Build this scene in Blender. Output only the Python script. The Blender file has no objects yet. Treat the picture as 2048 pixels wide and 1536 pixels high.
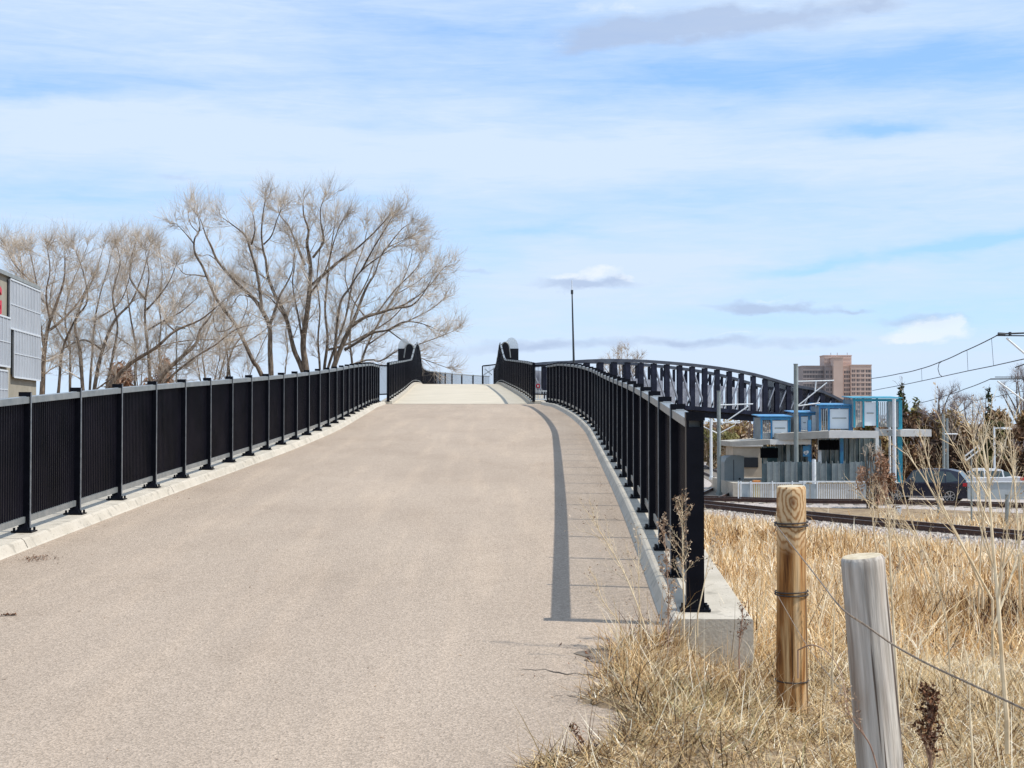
import bpy, math, random
import numpy as np
from mathutils import Vector, Matrix
from math import radians, sin, cos, pi, sqrt, exp
random.seed(7); RNG = np.random.default_rng(11)
SC = bpy.context.scene; COL = SC.collection

# ------------------------------------------------------------ camera, sky, sun, exposure
FPX = 3100.0; PITCH = math.atan((845 - 768) / FPX); EYE = 4.1      # ground of the rail yard is z = 0
cam = bpy.data.cameras.new("camera"); camo = bpy.data.objects.new("camera", cam); COL.objects.link(camo)
cam.lens = FPX / 2048 * 36; cam.sensor_width = 36; cam.clip_start = 0.1; cam.clip_end = 6000
camo.location = (0, 0, EYE); camo.rotation_euler = (pi / 2 + PITCH, 0, 0)
SC.camera = camo
SUNV = Vector((0.555, -0.115, 0.825)).normalized()
SUN_EL = math.asin(SUNV.z); SUN_ROT = math.atan2(SUNV.x, SUNV.y)
w = bpy.data.worlds.new("World"); SC.world = w; w.use_nodes = True
SC.view_settings.view_transform = 'Standard'; SC.view_settings.look = 'None'
SC.view_settings.gamma = 1; SC.view_settings.use_curve_mapping = False
SC.view_settings.exposure = 0.66

def build_world():
    nt = w.node_tree; nt.nodes.clear(); N = nt.nodes.new; L = nt.links.new
    out = N('ShaderNodeOutputWorld'); bg = N('ShaderNodeBackground'); bg.inputs[1].default_value = 0.1
    sky = N('ShaderNodeTexSky'); sky.sky_type = 'NISHITA'; sky.sun_disc = False
    sky.sun_elevation = SUN_EL; sky.sun_rotation = SUN_ROT; sky.air_density = 1.0; sky.dust_density = 0.3; sky.ozone_density = 2.0
    tc = N('ShaderNodeTexCoord'); sep = N('ShaderNodeSeparateXYZ'); L(tc.outputs['Generated'], sep.inputs[0])
    def M(op, a, b=None, c=None, clamp=False):
        n = N('ShaderNodeMath'); n.operation = op; n.use_clamp = clamp
        for i, v in enumerate((a, b, c)):
            if v is None: continue
            if isinstance(v, (int, float)): n.inputs[i].default_value = v
            else: L(v, n.inputs[i])
        return n.outputs[0]
    az = M('ARCTAN2', sep.outputs[0], sep.outputs[1]); el = M('ARCSINE', sep.outputs[2])
    def noise(sx, sy, scale, det, off=0.0, rough=0.55, dist=0.0):
        cx = N('ShaderNodeCombineXYZ'); L(M('MULTIPLY', az, sx), cx.inputs[0]); L(M('MULTIPLY_ADD', el, sy, off), cx.inputs[1])
        L(M('MULTIPLY', az, 0.0), cx.inputs[2])
        n = N('ShaderNodeTexNoise'); n.inputs['Scale'].default_value = scale; n.inputs['Detail'].default_value = det
        n.inputs['Roughness'].default_value = rough; n.inputs['Distortion'].default_value = dist
        L(cx.outputs[0], n.inputs['Vector']); return n.outputs[0]
    wob = M('MULTIPLY_ADD', noise(1, 2.5, 14, 5, 3.3), 0.045, -0.0225)
    wob2 = M('MULTIPLY_ADD', noise(1, 2, 40, 6, 9.1), 0.03, -0.015)
    azw = M('ADD', az, M('MULTIPLY_ADD', noise(1, 2, 30, 6, 5.7), 0.05, -0.025)); elw = M('ADD', el, M('MULTIPLY', wob, 0.7))
    elc = M('ADD', el, M('MULTIPLY', wob2, 0.55)); azc = M('ADD', az, wob2)
    def gauss(px, py, sx, sy, amp, tilt=0.0, hard=False):
        a = (px - 1024) / FPX; e = (845 - py) / FPX; sx /= FPX; sy /= FPX
        A = azc if hard else azw; E = elc if hard else elw
        dx = M('SUBTRACT', A, a); dy = M('SUBTRACT', M('SUBTRACT', E, e), M('MULTIPLY', dx, tilt))
        q = M('ADD', M('POWER', M('ABSOLUTE', M('DIVIDE', dx, sx)), 2.0), M('POWER', M('ABSOLUTE', M('DIVIDE', dy, sy)), 2.0))
        return M('MULTIPLY', M('EXPONENT', M('MULTIPLY', q, -1.0)), amp)
    # high streaky veil of cirrus: share of white over the blue
    veil = M('ADD', M('MULTIPLY', noise(1.0, 4.2, 5.0, 9, 1.2, 0.56, 0.5), 1.1), M('MULTIPLY', noise(1.0, 8.0, 13.0, 9, 4.2, 0.62, 0.9), 0.75))
    veil = M('SUBTRACT', M('ADD', veil, M('MULTIPLY', noise(1.0, 10.0, 34.0, 8, 6.6, 0.65, 1.2), 0.35)), 0.42)
    blues = [(20, 212, 260, 22, .62, .02), (300, 175, 330, 20, .28, -.02), (980, 100, 300, 60, .30, -.05), (1500, 160, 480, 50, .52, .03), (1950, 165, 300, 55, .38, 0), (1750, 272, 110, 16, .75, .05),
             (1900, 505, 300, 18, .7, .12), (1600, 545, 160, 12, .45, .08), (1080, 470, 130, 16, .45, 0), (250, 395, 300, 26, .3, 0), (1750, 640, 500, 26, .3, 0),
             (1400, 400, 300, 22, .2, .0), (120, 90, 260, 40, .18, 0), (820, 60, 300, 30, .2, 0)]
    for b in blues: veil = M('SUBTRACT', veil, gauss(*b))
    whites = [(450, 280, 500, 60, .35, 0), (1150, 320, 500, 60, .35, 0), (1900, 330, 300, 50, .3, 0), (300, 60, 400, 60, .25, 0), (1250, 560, 600, 50, .2, 0), (1100, 740, 1500, 70, .35, 0)]
    for b in whites: veil = M('ADD', veil, gauss(*b))
    veil = M('MINIMUM', M('MAXIMUM', veil, 0.0), 1.0)
    def rgb(r, g, b):
        n = N('ShaderNodeRGB'); n.outputs[0].default_value = (r, g, b, 1); return n.outputs[0]
    def mix(f, a, b, mode='MIX'):
        n = N('ShaderNodeMix'); n.data_type = 'RGBA'; n.blend_type = mode
        if isinstance(f, (int, float)): n.inputs[0].default_value = f
        else: L(f, n.inputs[0])
        L(a, n.inputs[6]); L(b, n.inputs[7]); return n.outputs[2]
    blue = mix(1.0, sky.outputs[0], rgb(0.90, 1.10, 1.30), 'MULTIPLY')
    blue = mix(0.5, blue, rgb(2.25, 3.75, 6.4))
    c = mix(veil, blue, rgb(4.35, 5.25, 6.5))
    # soft grey-lavender cumulus shreds
    greys = [(1300, 75, 190, 26, 1.3, .03), (1500, 60, 200, 26, 1.2, .0), (1740, 40, 70, 18, 1.0, 0), (1180, 100, 90, 16, .9, .3), (1170, 568, 120, 12, 1.1, 0), (1540, 620, 130, 12, 1.1, -.04), (1700, 628, 40, 6, .7, 0),
             (1390, 685, 150, 14, 1.0, 0), (1090, 690, 140, 14, .9, .05), (950, 545, 60, 7, .7, 0), (360, 365, 70, 10, .5, 0), (1830, 650, 100, 14, .8, 0), (1640, 690, 90, 12, .6, 0), (880, 700, 100, 12, .5, 0)]
    g = None
    for b in greys:
        t = gauss(*b, hard=True); g = t if g is None else M('ADD', g, t)
    g = M('MULTIPLY', M('SUBTRACT', M('MULTIPLY', g, M('MULTIPLY_ADD', noise(1, 2.2, 38, 7, 7.7, .62), 1.6, 0.2)), 0.28), 1.35, clamp=True)
    c = mix(M('MULTIPLY', g, 0.75), c, rgb(2.9, 3.6, 5.0))
    puff = gauss(1850, 668, 70, 20, 1.3, 0, hard=True)
    for b in [(1800, 682, 40, 12, 1.0), (1885, 652, 22, 8, 1.0), (1140, 553, 60, 10, .9), (1205, 540, 34, 12, 1.1), (1250, 560, 40, 7, .6), (1230, 30, 110, 18, .6), (1120, 90, 40, 30, .4), (1540, 603, 50, 5, .5), (1480, 668, 80, 6, .5)]: puff = M('ADD', puff, gauss(*b, hard=True))
    puff = M('MULTIPLY', M('SUBTRACT', M('MULTIPLY', puff, M('MULTIPLY_ADD', noise(1, 1.6, 55, 8, 2.2, .68), 2.4, -0.2)), 0.35), 1.8, clamp=True)
    c = mix(M('MULTIPLY', puff, 0.6), c, rgb(6.0, 6.25, 6.5))
    L(c, bg.inputs[0]); L(bg.outputs[0], out.inputs[0])
build_world()
sl = bpy.data.lights.new("sun", 'SUN'); sl.energy = 2.85; sl.angle = radians(0.53); sl.color = (1.0, 0.955, 0.88)
so = bpy.data.objects.new("sun", sl); COL.objects.link(so); so.location = (30, -10, 60)
so.rotation_euler = SUNV.to_track_quat('Z', 'Y').to_euler()

# ------------------------------------------------------------ helpers
def at(px, py, d):
    """world point at depth d (metres ahead) that the photo shows at pixel px, py"""
    u = (px - 1024) / FPX; v = (768 - py) / FPX
    ry = cos(PITCH) - v * sin(PITCH); rz = sin(PITCH) + v * cos(PITCH); k = d / ry
    return Vector((u * k, d, EYE + rz * k))
def tag(o, label=None, cat=None, group=None, kind=None):
    if label: o['label'] = label
    if cat: o['category'] = cat
    if group: o['group'] = group
    if kind: o['kind'] = kind
    return o
def empty(name, loc, label, cat, group=None):
    o = bpy.data.objects.new(name, None); COL.objects.link(o); o.location = loc; o.empty_display_size = 0.2
    return tag(o, label, cat, group)
def link(name, me, parent=None, local=False):
    o = bpy.data.objects.new(name, me); COL.objects.link(o)
    if parent is not None:
        o.parent = parent
        if not local:
            acc = Vector(parent.location); p = parent.parent
            while p is not None: acc += Vector(p.location) ; p = p.parent
            if parent.parent is not None and tuple(parent.location) == (0, 0, 0): pass
            root = parent
            while root.parent is not None: root = root.parent
            o.matrix_parent_inverse = Matrix.Translation(-Vector(root.location)) if parent.parent is None else Matrix.Identity(4)
    return o
class MB:
    def __init__(s): s.v = []; s.f = []; s.m = []
    def quadbox(s, c8, mi=0):
        b = len(s.v); s.v += [tuple(c) for c in c8]
        for q in ((0, 3, 2, 1), (4, 5, 6, 7), (0, 1, 5, 4), (1, 2, 6, 5), (2, 3, 7, 6), (3, 0, 4, 7)):
            s.f.append(tuple(b + i for i in q)); s.m.append(mi)
    def box(s, x0, x1, y0, y1, z0, z1, mi=0):
        s.quadbox([(x0, y0, z0), (x1, y0, z0), (x1, y1, z0), (x0, y1, z0), (x0, y0, z1), (x1, y0, z1), (x1, y1, z1), (x0, y1, z1)], mi)
    def beam(s, p0, p1, wd, ht, side=None, mi=0):
        p0 = Vector(p0); p1 = Vector(p1); d = (p1 - p0).normalized()
        if side is None: side = d.cross(Vector((0, 0, 1)))
        if side.length < 1e-4: side = Vector((1, 0, 0))
        a = Vector(side).normalized() * wd / 2; b = a.cross(d).normalized() * ht / 2
        s.quadbox([p0 - a - b, p0 + a - b, p1 + a - b, p1 - a - b, p0 - a + b, p0 + a + b, p1 + a + b, p1 - a + b], mi)
    def tube(s, pts, rad, n=8, cap=True, mi=0):
        pts = [Vector(p) for p in pts]; m = len(pts)
        if not hasattr(rad, '__len__'): rad = [rad] * m
        b0 = len(s.v); prev = None
        for i, p in enumerate(pts):
            t = (pts[min(i + 1, m - 1)] - pts[max(i - 1, 0)]).normalized()
            if prev is None: a = t.orthogonal().normalized()
            else:
                a = prev - t * prev.dot(t)
                a = a.normalized() if a.length > 1e-5 else t.orthogonal().normalized()
            prev = a; b = t.cross(a)
            for k in range(n):
                q = 2 * pi * k / n; s.v.append(tuple(p + (a * cos(q) + b * sin(q)) * rad[i]))
        for i in range(m - 1):
            for k in range(n):
                s.f.append((b0 + i * n + k, b0 + i * n + (k + 1) % n, b0 + (i + 1) * n + (k + 1) % n, b0 + (i + 1) * n + k)); s.m.append(mi)
        if cap:
            s.f.append(tuple(b0 + k for k in range(n))[::-1]); s.m.append(mi)
            s.f.append(tuple(b0 + (m - 1) * n + k for k in range(n))); s.m.append(mi)
    def poly(s, pts, mi=0):
        b = len(s.v); s.v += [tuple(p) for p in pts]; s.f.append(tuple(range(b, b + len(pts)))); s.m.append(mi)
    def strip(s, rows, mi=0, closed=False):
        b = len(s.v); n = len(rows[0])
        for r in rows: s.v += [tuple(p) for p in r]
        for i in range(len(rows) - 1):
            for k in range(n if closed else n - 1):
                s.f.append((b + i * n + k, b + i * n + (k + 1) % n, b + (i + 1) * n + (k + 1) % n, b + (i + 1) * n + k)); s.m.append(mi)
        return b
    def mesh(s, name, mats, smooth=False):
        me = bpy.data.meshes.new(name); me.from_pydata(s.v, [], s.f)
        mats = mats if isinstance(mats, (list, tuple)) else [mats]
        for m in mats: me.materials.append(m)
        if len(mats) > 1: me.polygons.foreach_set('material_index', s.m)
        if smooth: me.polygons.foreach_set('use_smooth', [True] * len(me.polygons))
        me.update(); return me
    def build(s, name, mats, parent=None, smooth=False, local=False):
        return link(name, s.mesh(name, mats, smooth), parent, local)
def np_mesh(name, V, F, mats, tone=None, smooth=False):
    """V (n,3), F (m,k) all of one size"""
    me = bpy.data.meshes.new(name); n, m, k = len(V), len(F), F.shape[1]
    me.vertices.add(n); me.vertices.foreach_set('co', np.ascontiguousarray(V, dtype=np.float32).ravel())
    me.loops.add(m * k); me.loops.foreach_set('vertex_index', np.ascontiguousarray(F, dtype=np.int32).ravel())
    me.polygons.add(m); me.polygons.foreach_set('loop_start', np.arange(0, m * k, k, dtype=np.int32))
    try: me.polygons.foreach_set('loop_total', np.full(m, k, dtype=np.int32))
    except Exception: pass
    if smooth: me.polygons.foreach_set('use_smooth', np.ones(m, dtype=bool))
    for x in (mats if isinstance(mats, (list, tuple)) else [mats]): me.materials.append(x)
    if tone is not None:
        a = me.attributes.new('tone', 'FLOAT', 'POINT'); a.data.foreach_set('value', np.ascontiguousarray(tone, dtype=np.float32))
    me.update(calc_edges=True); return me

# ------------------------------------------------------------ materials
def nodes_of(m):
    m.use_nodes = True; nt = m.node_tree; return nt, nt.nodes, nt.links, nt.nodes['Principled BSDF']
def mat(name, col, rough=0.7, col2=None, scale=5.0, detail=6, bump=0.0, bscale=None, metal=0.0, stretch=(1, 1, 1), spec=0.5, spots=None, lo=0.35, hi=0.65, alpha=None):
    m = bpy.data.materials.new(name); nt, N, L, P = nodes_of(m)
    P.inputs['Base Color'].default_value = (*col, 1); P.inputs['Roughness'].default_value = rough
    P.inputs['Metallic'].default_value = metal; P.inputs['Specular IOR Level'].default_value = spec
    tc = N.new('ShaderNodeTexCoord'); mp = N.new('ShaderNodeMapping'); mp.inputs['Scale'].default_value = stretch
    L.new(tc.outputs['Object'], mp.inputs[0])
    if col2 is not None:
        n = N.new('ShaderNodeTexNoise'); n.inputs['Scale'].default_value = scale; n.inputs['Detail'].default_value = detail; n.inputs['Roughness'].default_value = 0.62
        L.new(mp.outputs[0], n.inputs['Vector'])
        r = N.new('ShaderNodeValToRGB'); r.color_ramp.elements[0].position = lo; r.color_ramp.elements[1].position = hi
        r.color_ramp.elements[0].color = (*col, 1); r.color_ramp.elements[1].color = (*col2, 1)
        L.new(n.outputs[0], r.inputs[0]); last = r.outputs[0]
        if spots:
            for (sc, thr, wdt, c3, amt) in spots:
                n2 = N.new('ShaderNodeTexNoise'); n2.inputs['Scale'].default_value = sc; n2.inputs['Detail'].default_value = 4
                L.new(mp.outputs[0], n2.inputs['Vector'])
                r2 = N.new('ShaderNodeValToRGB'); r2.color_ramp.elements[0].position = thr; r2.color_ramp.elements[1].position = thr + wdt
                r2.color_ramp.elements[0].color = (0, 0, 0, 1); r2.color_ramp.elements[1].color = (amt, amt, amt, 1)
                L.new(n2.outputs[0], r2.inputs[0])
                mx = N.new('ShaderNodeMix'); mx.data_type = 'RGBA'; L.new(r2.outputs[0], mx.inputs[0]); L.new(last, mx.inputs[6]); mx.inputs[7].default_value = (*c3, 1); last = mx.outputs[2]
        L.new(last, P.inputs['Base Color'])
    if bump:
        nb = N.new('ShaderNodeTexNoise'); nb.inputs['Scale'].default_value = bscale or scale * 4; nb.inputs['Detail'].default_value = 8
        L.new(mp.outputs[0], nb.inputs['Vector']); b = N.new('ShaderNodeBump'); b.inputs['Strength'].default_value = 1.0; b.inputs['Distance'].default_value = bump
        L.new(nb.outputs[0], b.inputs['Height']); L.new(b.outputs[0], P.inputs['Normal'])
    return m
def tone_mat(name, stops, rough=0.8, trans=0.0, noise_scale=None):
    """colour by the per-blade tone attribute"""
    m = bpy.data.materials.new(name); nt, N, L, P = nodes_of(m); P.inputs['Roughness'].default_value = rough; P.inputs['Specular IOR Level'].default_value = 0.2
    a = N.new('ShaderNodeAttribute'); a.attribute_name = 'tone'; r = N.new('ShaderNodeValToRGB')
    e = r.color_ramp.elements; e[0].position = stops[0][0]; e[0].color = (*stops[0][1], 1); e[1].position = stops[-1][0]; e[1].color = (*stops[-1][1], 1)
    for p, c in stops[1:-1]: x = e.new(p); x.color = (*c, 1)
    L.new(a.outputs['Fac'], r.inputs[0]); L.new(r.outputs[0], P.inputs['Base Color'])
    if trans:
        t = N.new('ShaderNodeBsdfTranslucent'); L.new(r.outputs[0], t.inputs[0]); ms = N.new('ShaderNodeMixShader'); ms.inputs[0].default_value = trans
        L.new(P.outputs[0], ms.inputs[1]); L.new(t.outputs[0], ms.inputs[2]); L.new(ms.outputs[0], N['Material Output'].inputs[0])
    return m
M_black = mat('black_paint', (0.004, 0.0045, 0.009), 0.35, (0.009, 0.009, 0.015), 6, spec=0.5, bump=0.0006, bscale=60)
M_post = mat('railing_post_paint', (0.0025, 0.003, 0.006), 0.4, (0.006, 0.0065, 0.011), 8, spec=0.12)
M_bar = mat('railing_bar_paint', (0.002, 0.002, 0.005), 0.35, (0.011, 0.009, 0.015), 2.2, spec=0.3)
M_rail = mat('top_rail_metal', (0.17, 0.19, 0.195), 0.35, (0.27, 0.28, 0.275), 9, spec=0.7, metal=0.25)
M_conc = mat('pale_concrete', (0.43, 0.385, 0.31), 0.85, (0.54, 0.485, 0.40), 3.0, 8, bump=0.003, bscale=60, spots=[(9, 0.58, 0.08, (0.25, 0.225, 0.18), 0.55), (45, 0.66, 0.03, (0.16, 0.14, 0.11), 0.7), (1.3, 0.5, 0.2, (0.39, 0.365, 0.31), 0.4)])
M_deckc = mat('deck_concrete', (0.47, 0.415, 0.32), 0.88, (0.54, 0.475, 0.37), 1.2, 8, bump=0.003, bscale=40)
M_wood_brown = None
M_alu = mat('galvanised_metal', (0.22, 0.25, 0.25), 0.45, (0.33, 0.36, 0.35), 12, metal=0.5)
M_greysteel = mat('grey_green_pole', (0.17, 0.20, 0.19), 0.5, (0.28, 0.31, 0.30), 5, stretch=(1, 1, .3))
M_white = mat('white_paint', (0.66, 0.70, 0.72), 0.5, (0.78, 0.80, 0.80), 7)
M_blue = mat('blue_frame_paint', (0.03, 0.15, 0.37), 0.4, (0.045, 0.27, 0.46), 3)
M_teal = mat('teal_pole_paint', (0.01, 0.22, 0.33), 0.4, (0.03, 0.32, 0.42), 5)
M_rust = mat('rusty_rail_steel', (0.045, 0.022, 0.018), 0.7, (0.10, 0.05, 0.035), 8, bump=0.002)
M_railtop = mat('worn_rail_head', (0.35, 0.33, 0.32), 0.35, (0.25, 0.2, 0.18), 20, metal=0.6)
M_tie = mat('sleeper_concrete', (0.26, 0.23, 0.19), 0.9, (0.36, 0.32, 0.27), 9, bump=0.004)
M_glassd = mat('dark_glass', (0.03, 0.06, 0.075), 0.12, (0.06, 0.11, 0.13), 2, spec=0.8)
M_glassp = mat('grey_glass_panel', (0.16, 0.20, 0.21), 0.2, (0.24, 0.28, 0.28), 2.5, spec=0.8)
M_wire = mat('overhead_wire', (0.03, 0.035, 0.04), 0.6)

def path_material():
    m = bpy.data.materials.new('worn_asphalt'); nt, N, L, P = nodes_of(m); P.inputs['Roughness'].default_value = 0.92; P.inputs['Specular IOR Level'].default_value = 0.25
    tc = N.new('ShaderNodeTexCoord')
    def nz(scale, det, st=(1, 1, 1), rough=0.6):
        mp = N.new('ShaderNodeMapping'); mp.inputs['Scale'].default_value = st; L.new(tc.outputs['Object'], mp.inputs[0])
        n = N.new('ShaderNodeTexNoise'); n.inputs['Scale'].default_value = scale; n.inputs['Detail'].default_value = det; n.inputs['Roughness'].default_value = rough; L.new(mp.outputs[0], n.inputs['Vector']); return n.outputs[0]
    def ramp(src, p0, c0, p1, c1):
        r = N.new('ShaderNodeValToRGB'); r.color_ramp.elements[0].position = p0; r.color_ramp.elements[1].position = p1
        r.color_ramp.elements[0].color = (*c0, 1); r.color_ramp.elements[1].color = (*c1, 1); L.new(src, r.inputs[0]); return r.outputs[0]
    def mix(f, a, b, mode='MIX'):
        n = N.new('ShaderNodeMix'); n.data_type = 'RGBA'; n.blend_type = mode
        if isinstance(f, float): n.inputs[0].default_value = f
        else: L.new(f, n.inputs[0])
        L.new(a, n.inputs[6]); L.new(b, n.inputs[7]); return n.outputs[2]
    base = ramp(nz(0.55, 7, (1, .35, 1)), .32, (0.372, 0.299, 0.234), .68, (0.425, 0.345, 0.272))
    # aggregate: pale and dark stones
    v = N.new('ShaderNodeTexVoronoi'); v.inputs['Scale'].default_value = 95; L.new(tc.outputs['Object'], v.inputs['Vector'])
    hsv = N.new('ShaderNodeSeparateColor'); L.new(v.outputs['Color'], hsv.inputs[0])
    agg = ramp(hsv.outputs[0], 0.0, (0.74, 0.73, 0.71), 1.0, (1.24, 1.24, 1.24))
    c = mix(0.85, base, agg, 'MULTIPLY')
    fine = ramp(nz(240, 3), .35, (0.72, 0.71, 0.70), .65, (1.26, 1.25, 1.24)); c = mix(0.7, c, fine, 'MULTIPLY')
    # pale dusty tyre streaks and darker damp blotches
    st = ramp(nz(2.1, 6, (1.6, .10, 1)), .48, (0.95, 0.95, 0.95), .68, (1.15, 1.13, 1.10)); c = mix(0.55, c, st, 'MULTIPLY')
    bl = ramp(nz(0.9, 6, (1, .5, 1), .7), .34, (0.90, 0.89, 0.88), .52, (1, 1, 1)); c = mix(0.8, c, bl, 'MULTIPLY')
    sp = ramp(nz(38, 2), .70, (1, 1, 1), .78, (0.62, 0.58, 0.55)); c = mix(0.8, c, sp, 'MULTIPLY')
    L.new(c, P.inputs['Base Color'])
    b = N.new('ShaderNodeBump'); b.inputs['Distance'].default_value = 0.004; b.inputs['Strength'].default_value = 1
    L.new(v.outputs['Distance'], b.inputs['Height']); b2 = N.new('ShaderNodeBump'); b2.inputs['Distance'].default_value = 0.004; L.new(nz(120, 6), b2.inputs['Height']); L.new(b.outputs[0], b2.inputs['Normal'])
    L.new(b2.outputs[0], P.inputs['Normal']); return m
M_path = path_material()
M_ground = mat('dry_soil', (0.15, 0.095, 0.05), 0.95, (0.37, 0.27, 0.16), 2.2, 9, bump=0.02, bscale=24, spots=[(0.6, .5, .15, (0.16, 0.11, 0.07), .6), (18, .58, .1, (0.48, 0.38, 0.24), .6)])
M_ballast = mat('railway_ballast', (0.30, 0.25, 0.22), 0.95, (0.56, 0.50, 0.45), 9, 9, bump=0.05, bscale=14, spots=[(22, .56, .06, (0.14, 0.11, 0.10), .7), (17, .6, .05, (0.62, 0.58, 0.53), .8)])
M_bark = mat('tree_bark', (0.05, 0.036, 0.027), 0.95, (0.24, 0.185, 0.135), 9, 8, bump=0.04, bscale=14, stretch=(1, 1, .3))
M_twig = mat('bare_twigs', (0.36, 0.29, 0.22), 0.9, (0.72, 0.62, 0.51), 0.7)
M_barkL = mat('pale_tree_bark', (0.08, 0.055, 0.038), 0.95, (0.30, 0.22, 0.155), 9, 8, bump=0.03, bscale=10, stretch=(1, 1, .35))

# ------------------------------------------------------------ line of the ramp
def cr(tab):
    xs = [a for a, _ in tab]; ys = [b for _, b in tab]
    def f(x):
        if x <= xs[0]: return ys[0] + (x - xs[0]) * (ys[1] - ys[0]) / (xs[1] - xs[0])
        if x >= xs[-1]: return ys[-1]
        i = max(j for j in range(len(xs) - 1) if xs[j] <= x)
        def tan(j):
            if j == 0: return (ys[1] - ys[0]) / (xs[1] - xs[0])
            if j == len(xs) - 1: return (ys[-1] - ys[-2]) / (xs[-1] - xs[-2])
            return (ys[j + 1] - ys[j - 1]) / (xs[j + 1] - xs[j - 1])
        h = xs[i + 1] - xs[i]; t = (x - xs[i]) / h; m0 = tan(i) * h; m1 = tan(i + 1) * h
        return (2*t**3 - 3*t**2 + 1) * ys[i] + (t**3 - 2*t**2 + t) * m0 + (-2*t**3 + 3*t**2) * ys[i+1] + (t**3 - t**2) * m1
    return f
XC = cr([(-20, -2.35), (0, -1.77), (9, -1.5), (14, -1.34), (20, -1.18), (26, -1.04), (30, -0.98), (35, -1.05), (40, -1.2), (47, -1.5)])
ZK = cr([(-20, EYE - 2.45), (0, EYE - 1.52), (9, EYE - 1.07), (12.5, EYE - .885), (16.5, EYE - .69), (20, EYE - .54), (25, EYE - .315), (30, EYE - .06), (35, EYE + .2), (42, EYE + .5), (44.5, EYE + .56), (48, EYE + .66)])
KH = 0.08; HW = 2.55
D0, D1 = 8.62, 47.2
def pathz(d): return ZK(d) - KH
def edge(d):                                    # right edge of the visible asphalt where the grass creeps over it
    e = 0.40 + 0.06 * sin(d * 5.1) + 0.05 * sin(d * 11.3 + 1)
    if d < 6.4: e -= (6.4 - d) * 0.5
    if d > 7.7: e += (d - 7.7) * 0.45
    return e

# ground
def ss(t): t = min(max(t, 0.0), 1.0); return t * t * (3 - 2 * t)
def hn(x, y): return 0.5 * sin(x * 1.7 + y * .9) + 0.3 * sin(x * 3.9 - y * 2.3 + 1) + 0.2 * sin(x * 7.1 + y * 5.7 + 2)
def G(x, d):
    dd = max(d, 0)
    if x >= XC(min(d, 47)):
        e = edge(d) if d < 9.2 else XC(min(d, 47)) + 2.3
        if d < D0 + .15:
            if x < e: return pathz(d) - 0.05
            top = pathz(d) + 0.035 * ss((x - e) / .12)
            z = top + (EYE - 1.40 - top) * ss((x - e) / (1.1 if d < 7.4 else 1.1 - .65 * ss((d - 7.4) / .7)))
            if x > 1.5: z -= 2.73 * ss(((x - 1.5) * .8 + max(0, d - 8)) / 30)
            return z + 0.02 * hn(x * 2, d * 2) * ss((x - e) / .4)
        return max(0, EYE - 1.37 - 2.73 * ss((max(0, x - 1.5) * .8 + max(0, d - 8)) / 30)) + 0.03 * hn(x, d)
    e = XC(min(d, 47)) - 2.9
    if d < D0 + .15 and x > e: return pathz(d) - .05
    s = e - x
    return max(0.0, pathz(min(d, 8.6)) - .05 - 2.8 * ss(max(s, max(0, d - 8.6)) / 9)) * (1 if d < 60 else 0) + .02 * hn(x, d)
def graded(lo, hi, a, b, step, growth=1.22):
    mid = list(np.arange(a, b + 1e-6, step)); r = [mid[-1]]; s = step
    while r[-1] < hi: s *= growth; r.append(r[-1] + s)
    l = [mid[0]]; s = step
    while l[-1] > lo: s *= growth; l.append(l[-1] - s)
    return l[:0:-1] + mid + r[1:]
gx = graded(-2600, 2600, -0.1, 3.0, 0.07, 1.16); gy = graded(-60, 4200, 4.0, 9.6, 0.08, 1.10)
V = np.array([(x, y, G(x, y)) for y in gy for x in gx]); nx = len(gx)
I = np.arange(len(V)).reshape(len(gy), nx); F = np.stack([I[:-1, :-1].ravel(), I[:-1, 1:].ravel(), I[1:, 1:].ravel(), I[1:, :-1].ravel()], 1)
tag(link('ground', np_mesh('ground', V, F, M_ground, smooth=True)), kind='structure')

# path sheet
mb = MB(); rows = []
ds = list(np.arange(-20, 4, 0.5)) + list(np.arange(4, 9.5, .08)) + list(np.arange(9.5, 47.01, 0.5)) + [D1]
for d in ds:
    c = XC(d); z = pathz(d); xr_ = c + 2.40 if d > 8.5 or d < 4 else min(c + 2.40, edge(d) + .16); rows.append([(c - 2.40 + t * (xr_ - c + 2.40), d, z) for t in np.linspace(0, 1, 9)])
mb.strip(rows)
for f in range(len(mb.f)): pass
tag(mb.build('path', M_path, smooth=True), kind='structure')
# pale sill at the expansion joint
mb = MB(); c = XC(D1); mb.box(c - 2.6, c + 2.6, D1, D1 + .55, pathz(D1) - .5, pathz(D1) + .012)
tag(mb.build('expansion_joint_sill', M_conc), 'pale concrete sill across the path where the ramp meets the bridge deck', 'sill')

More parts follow.
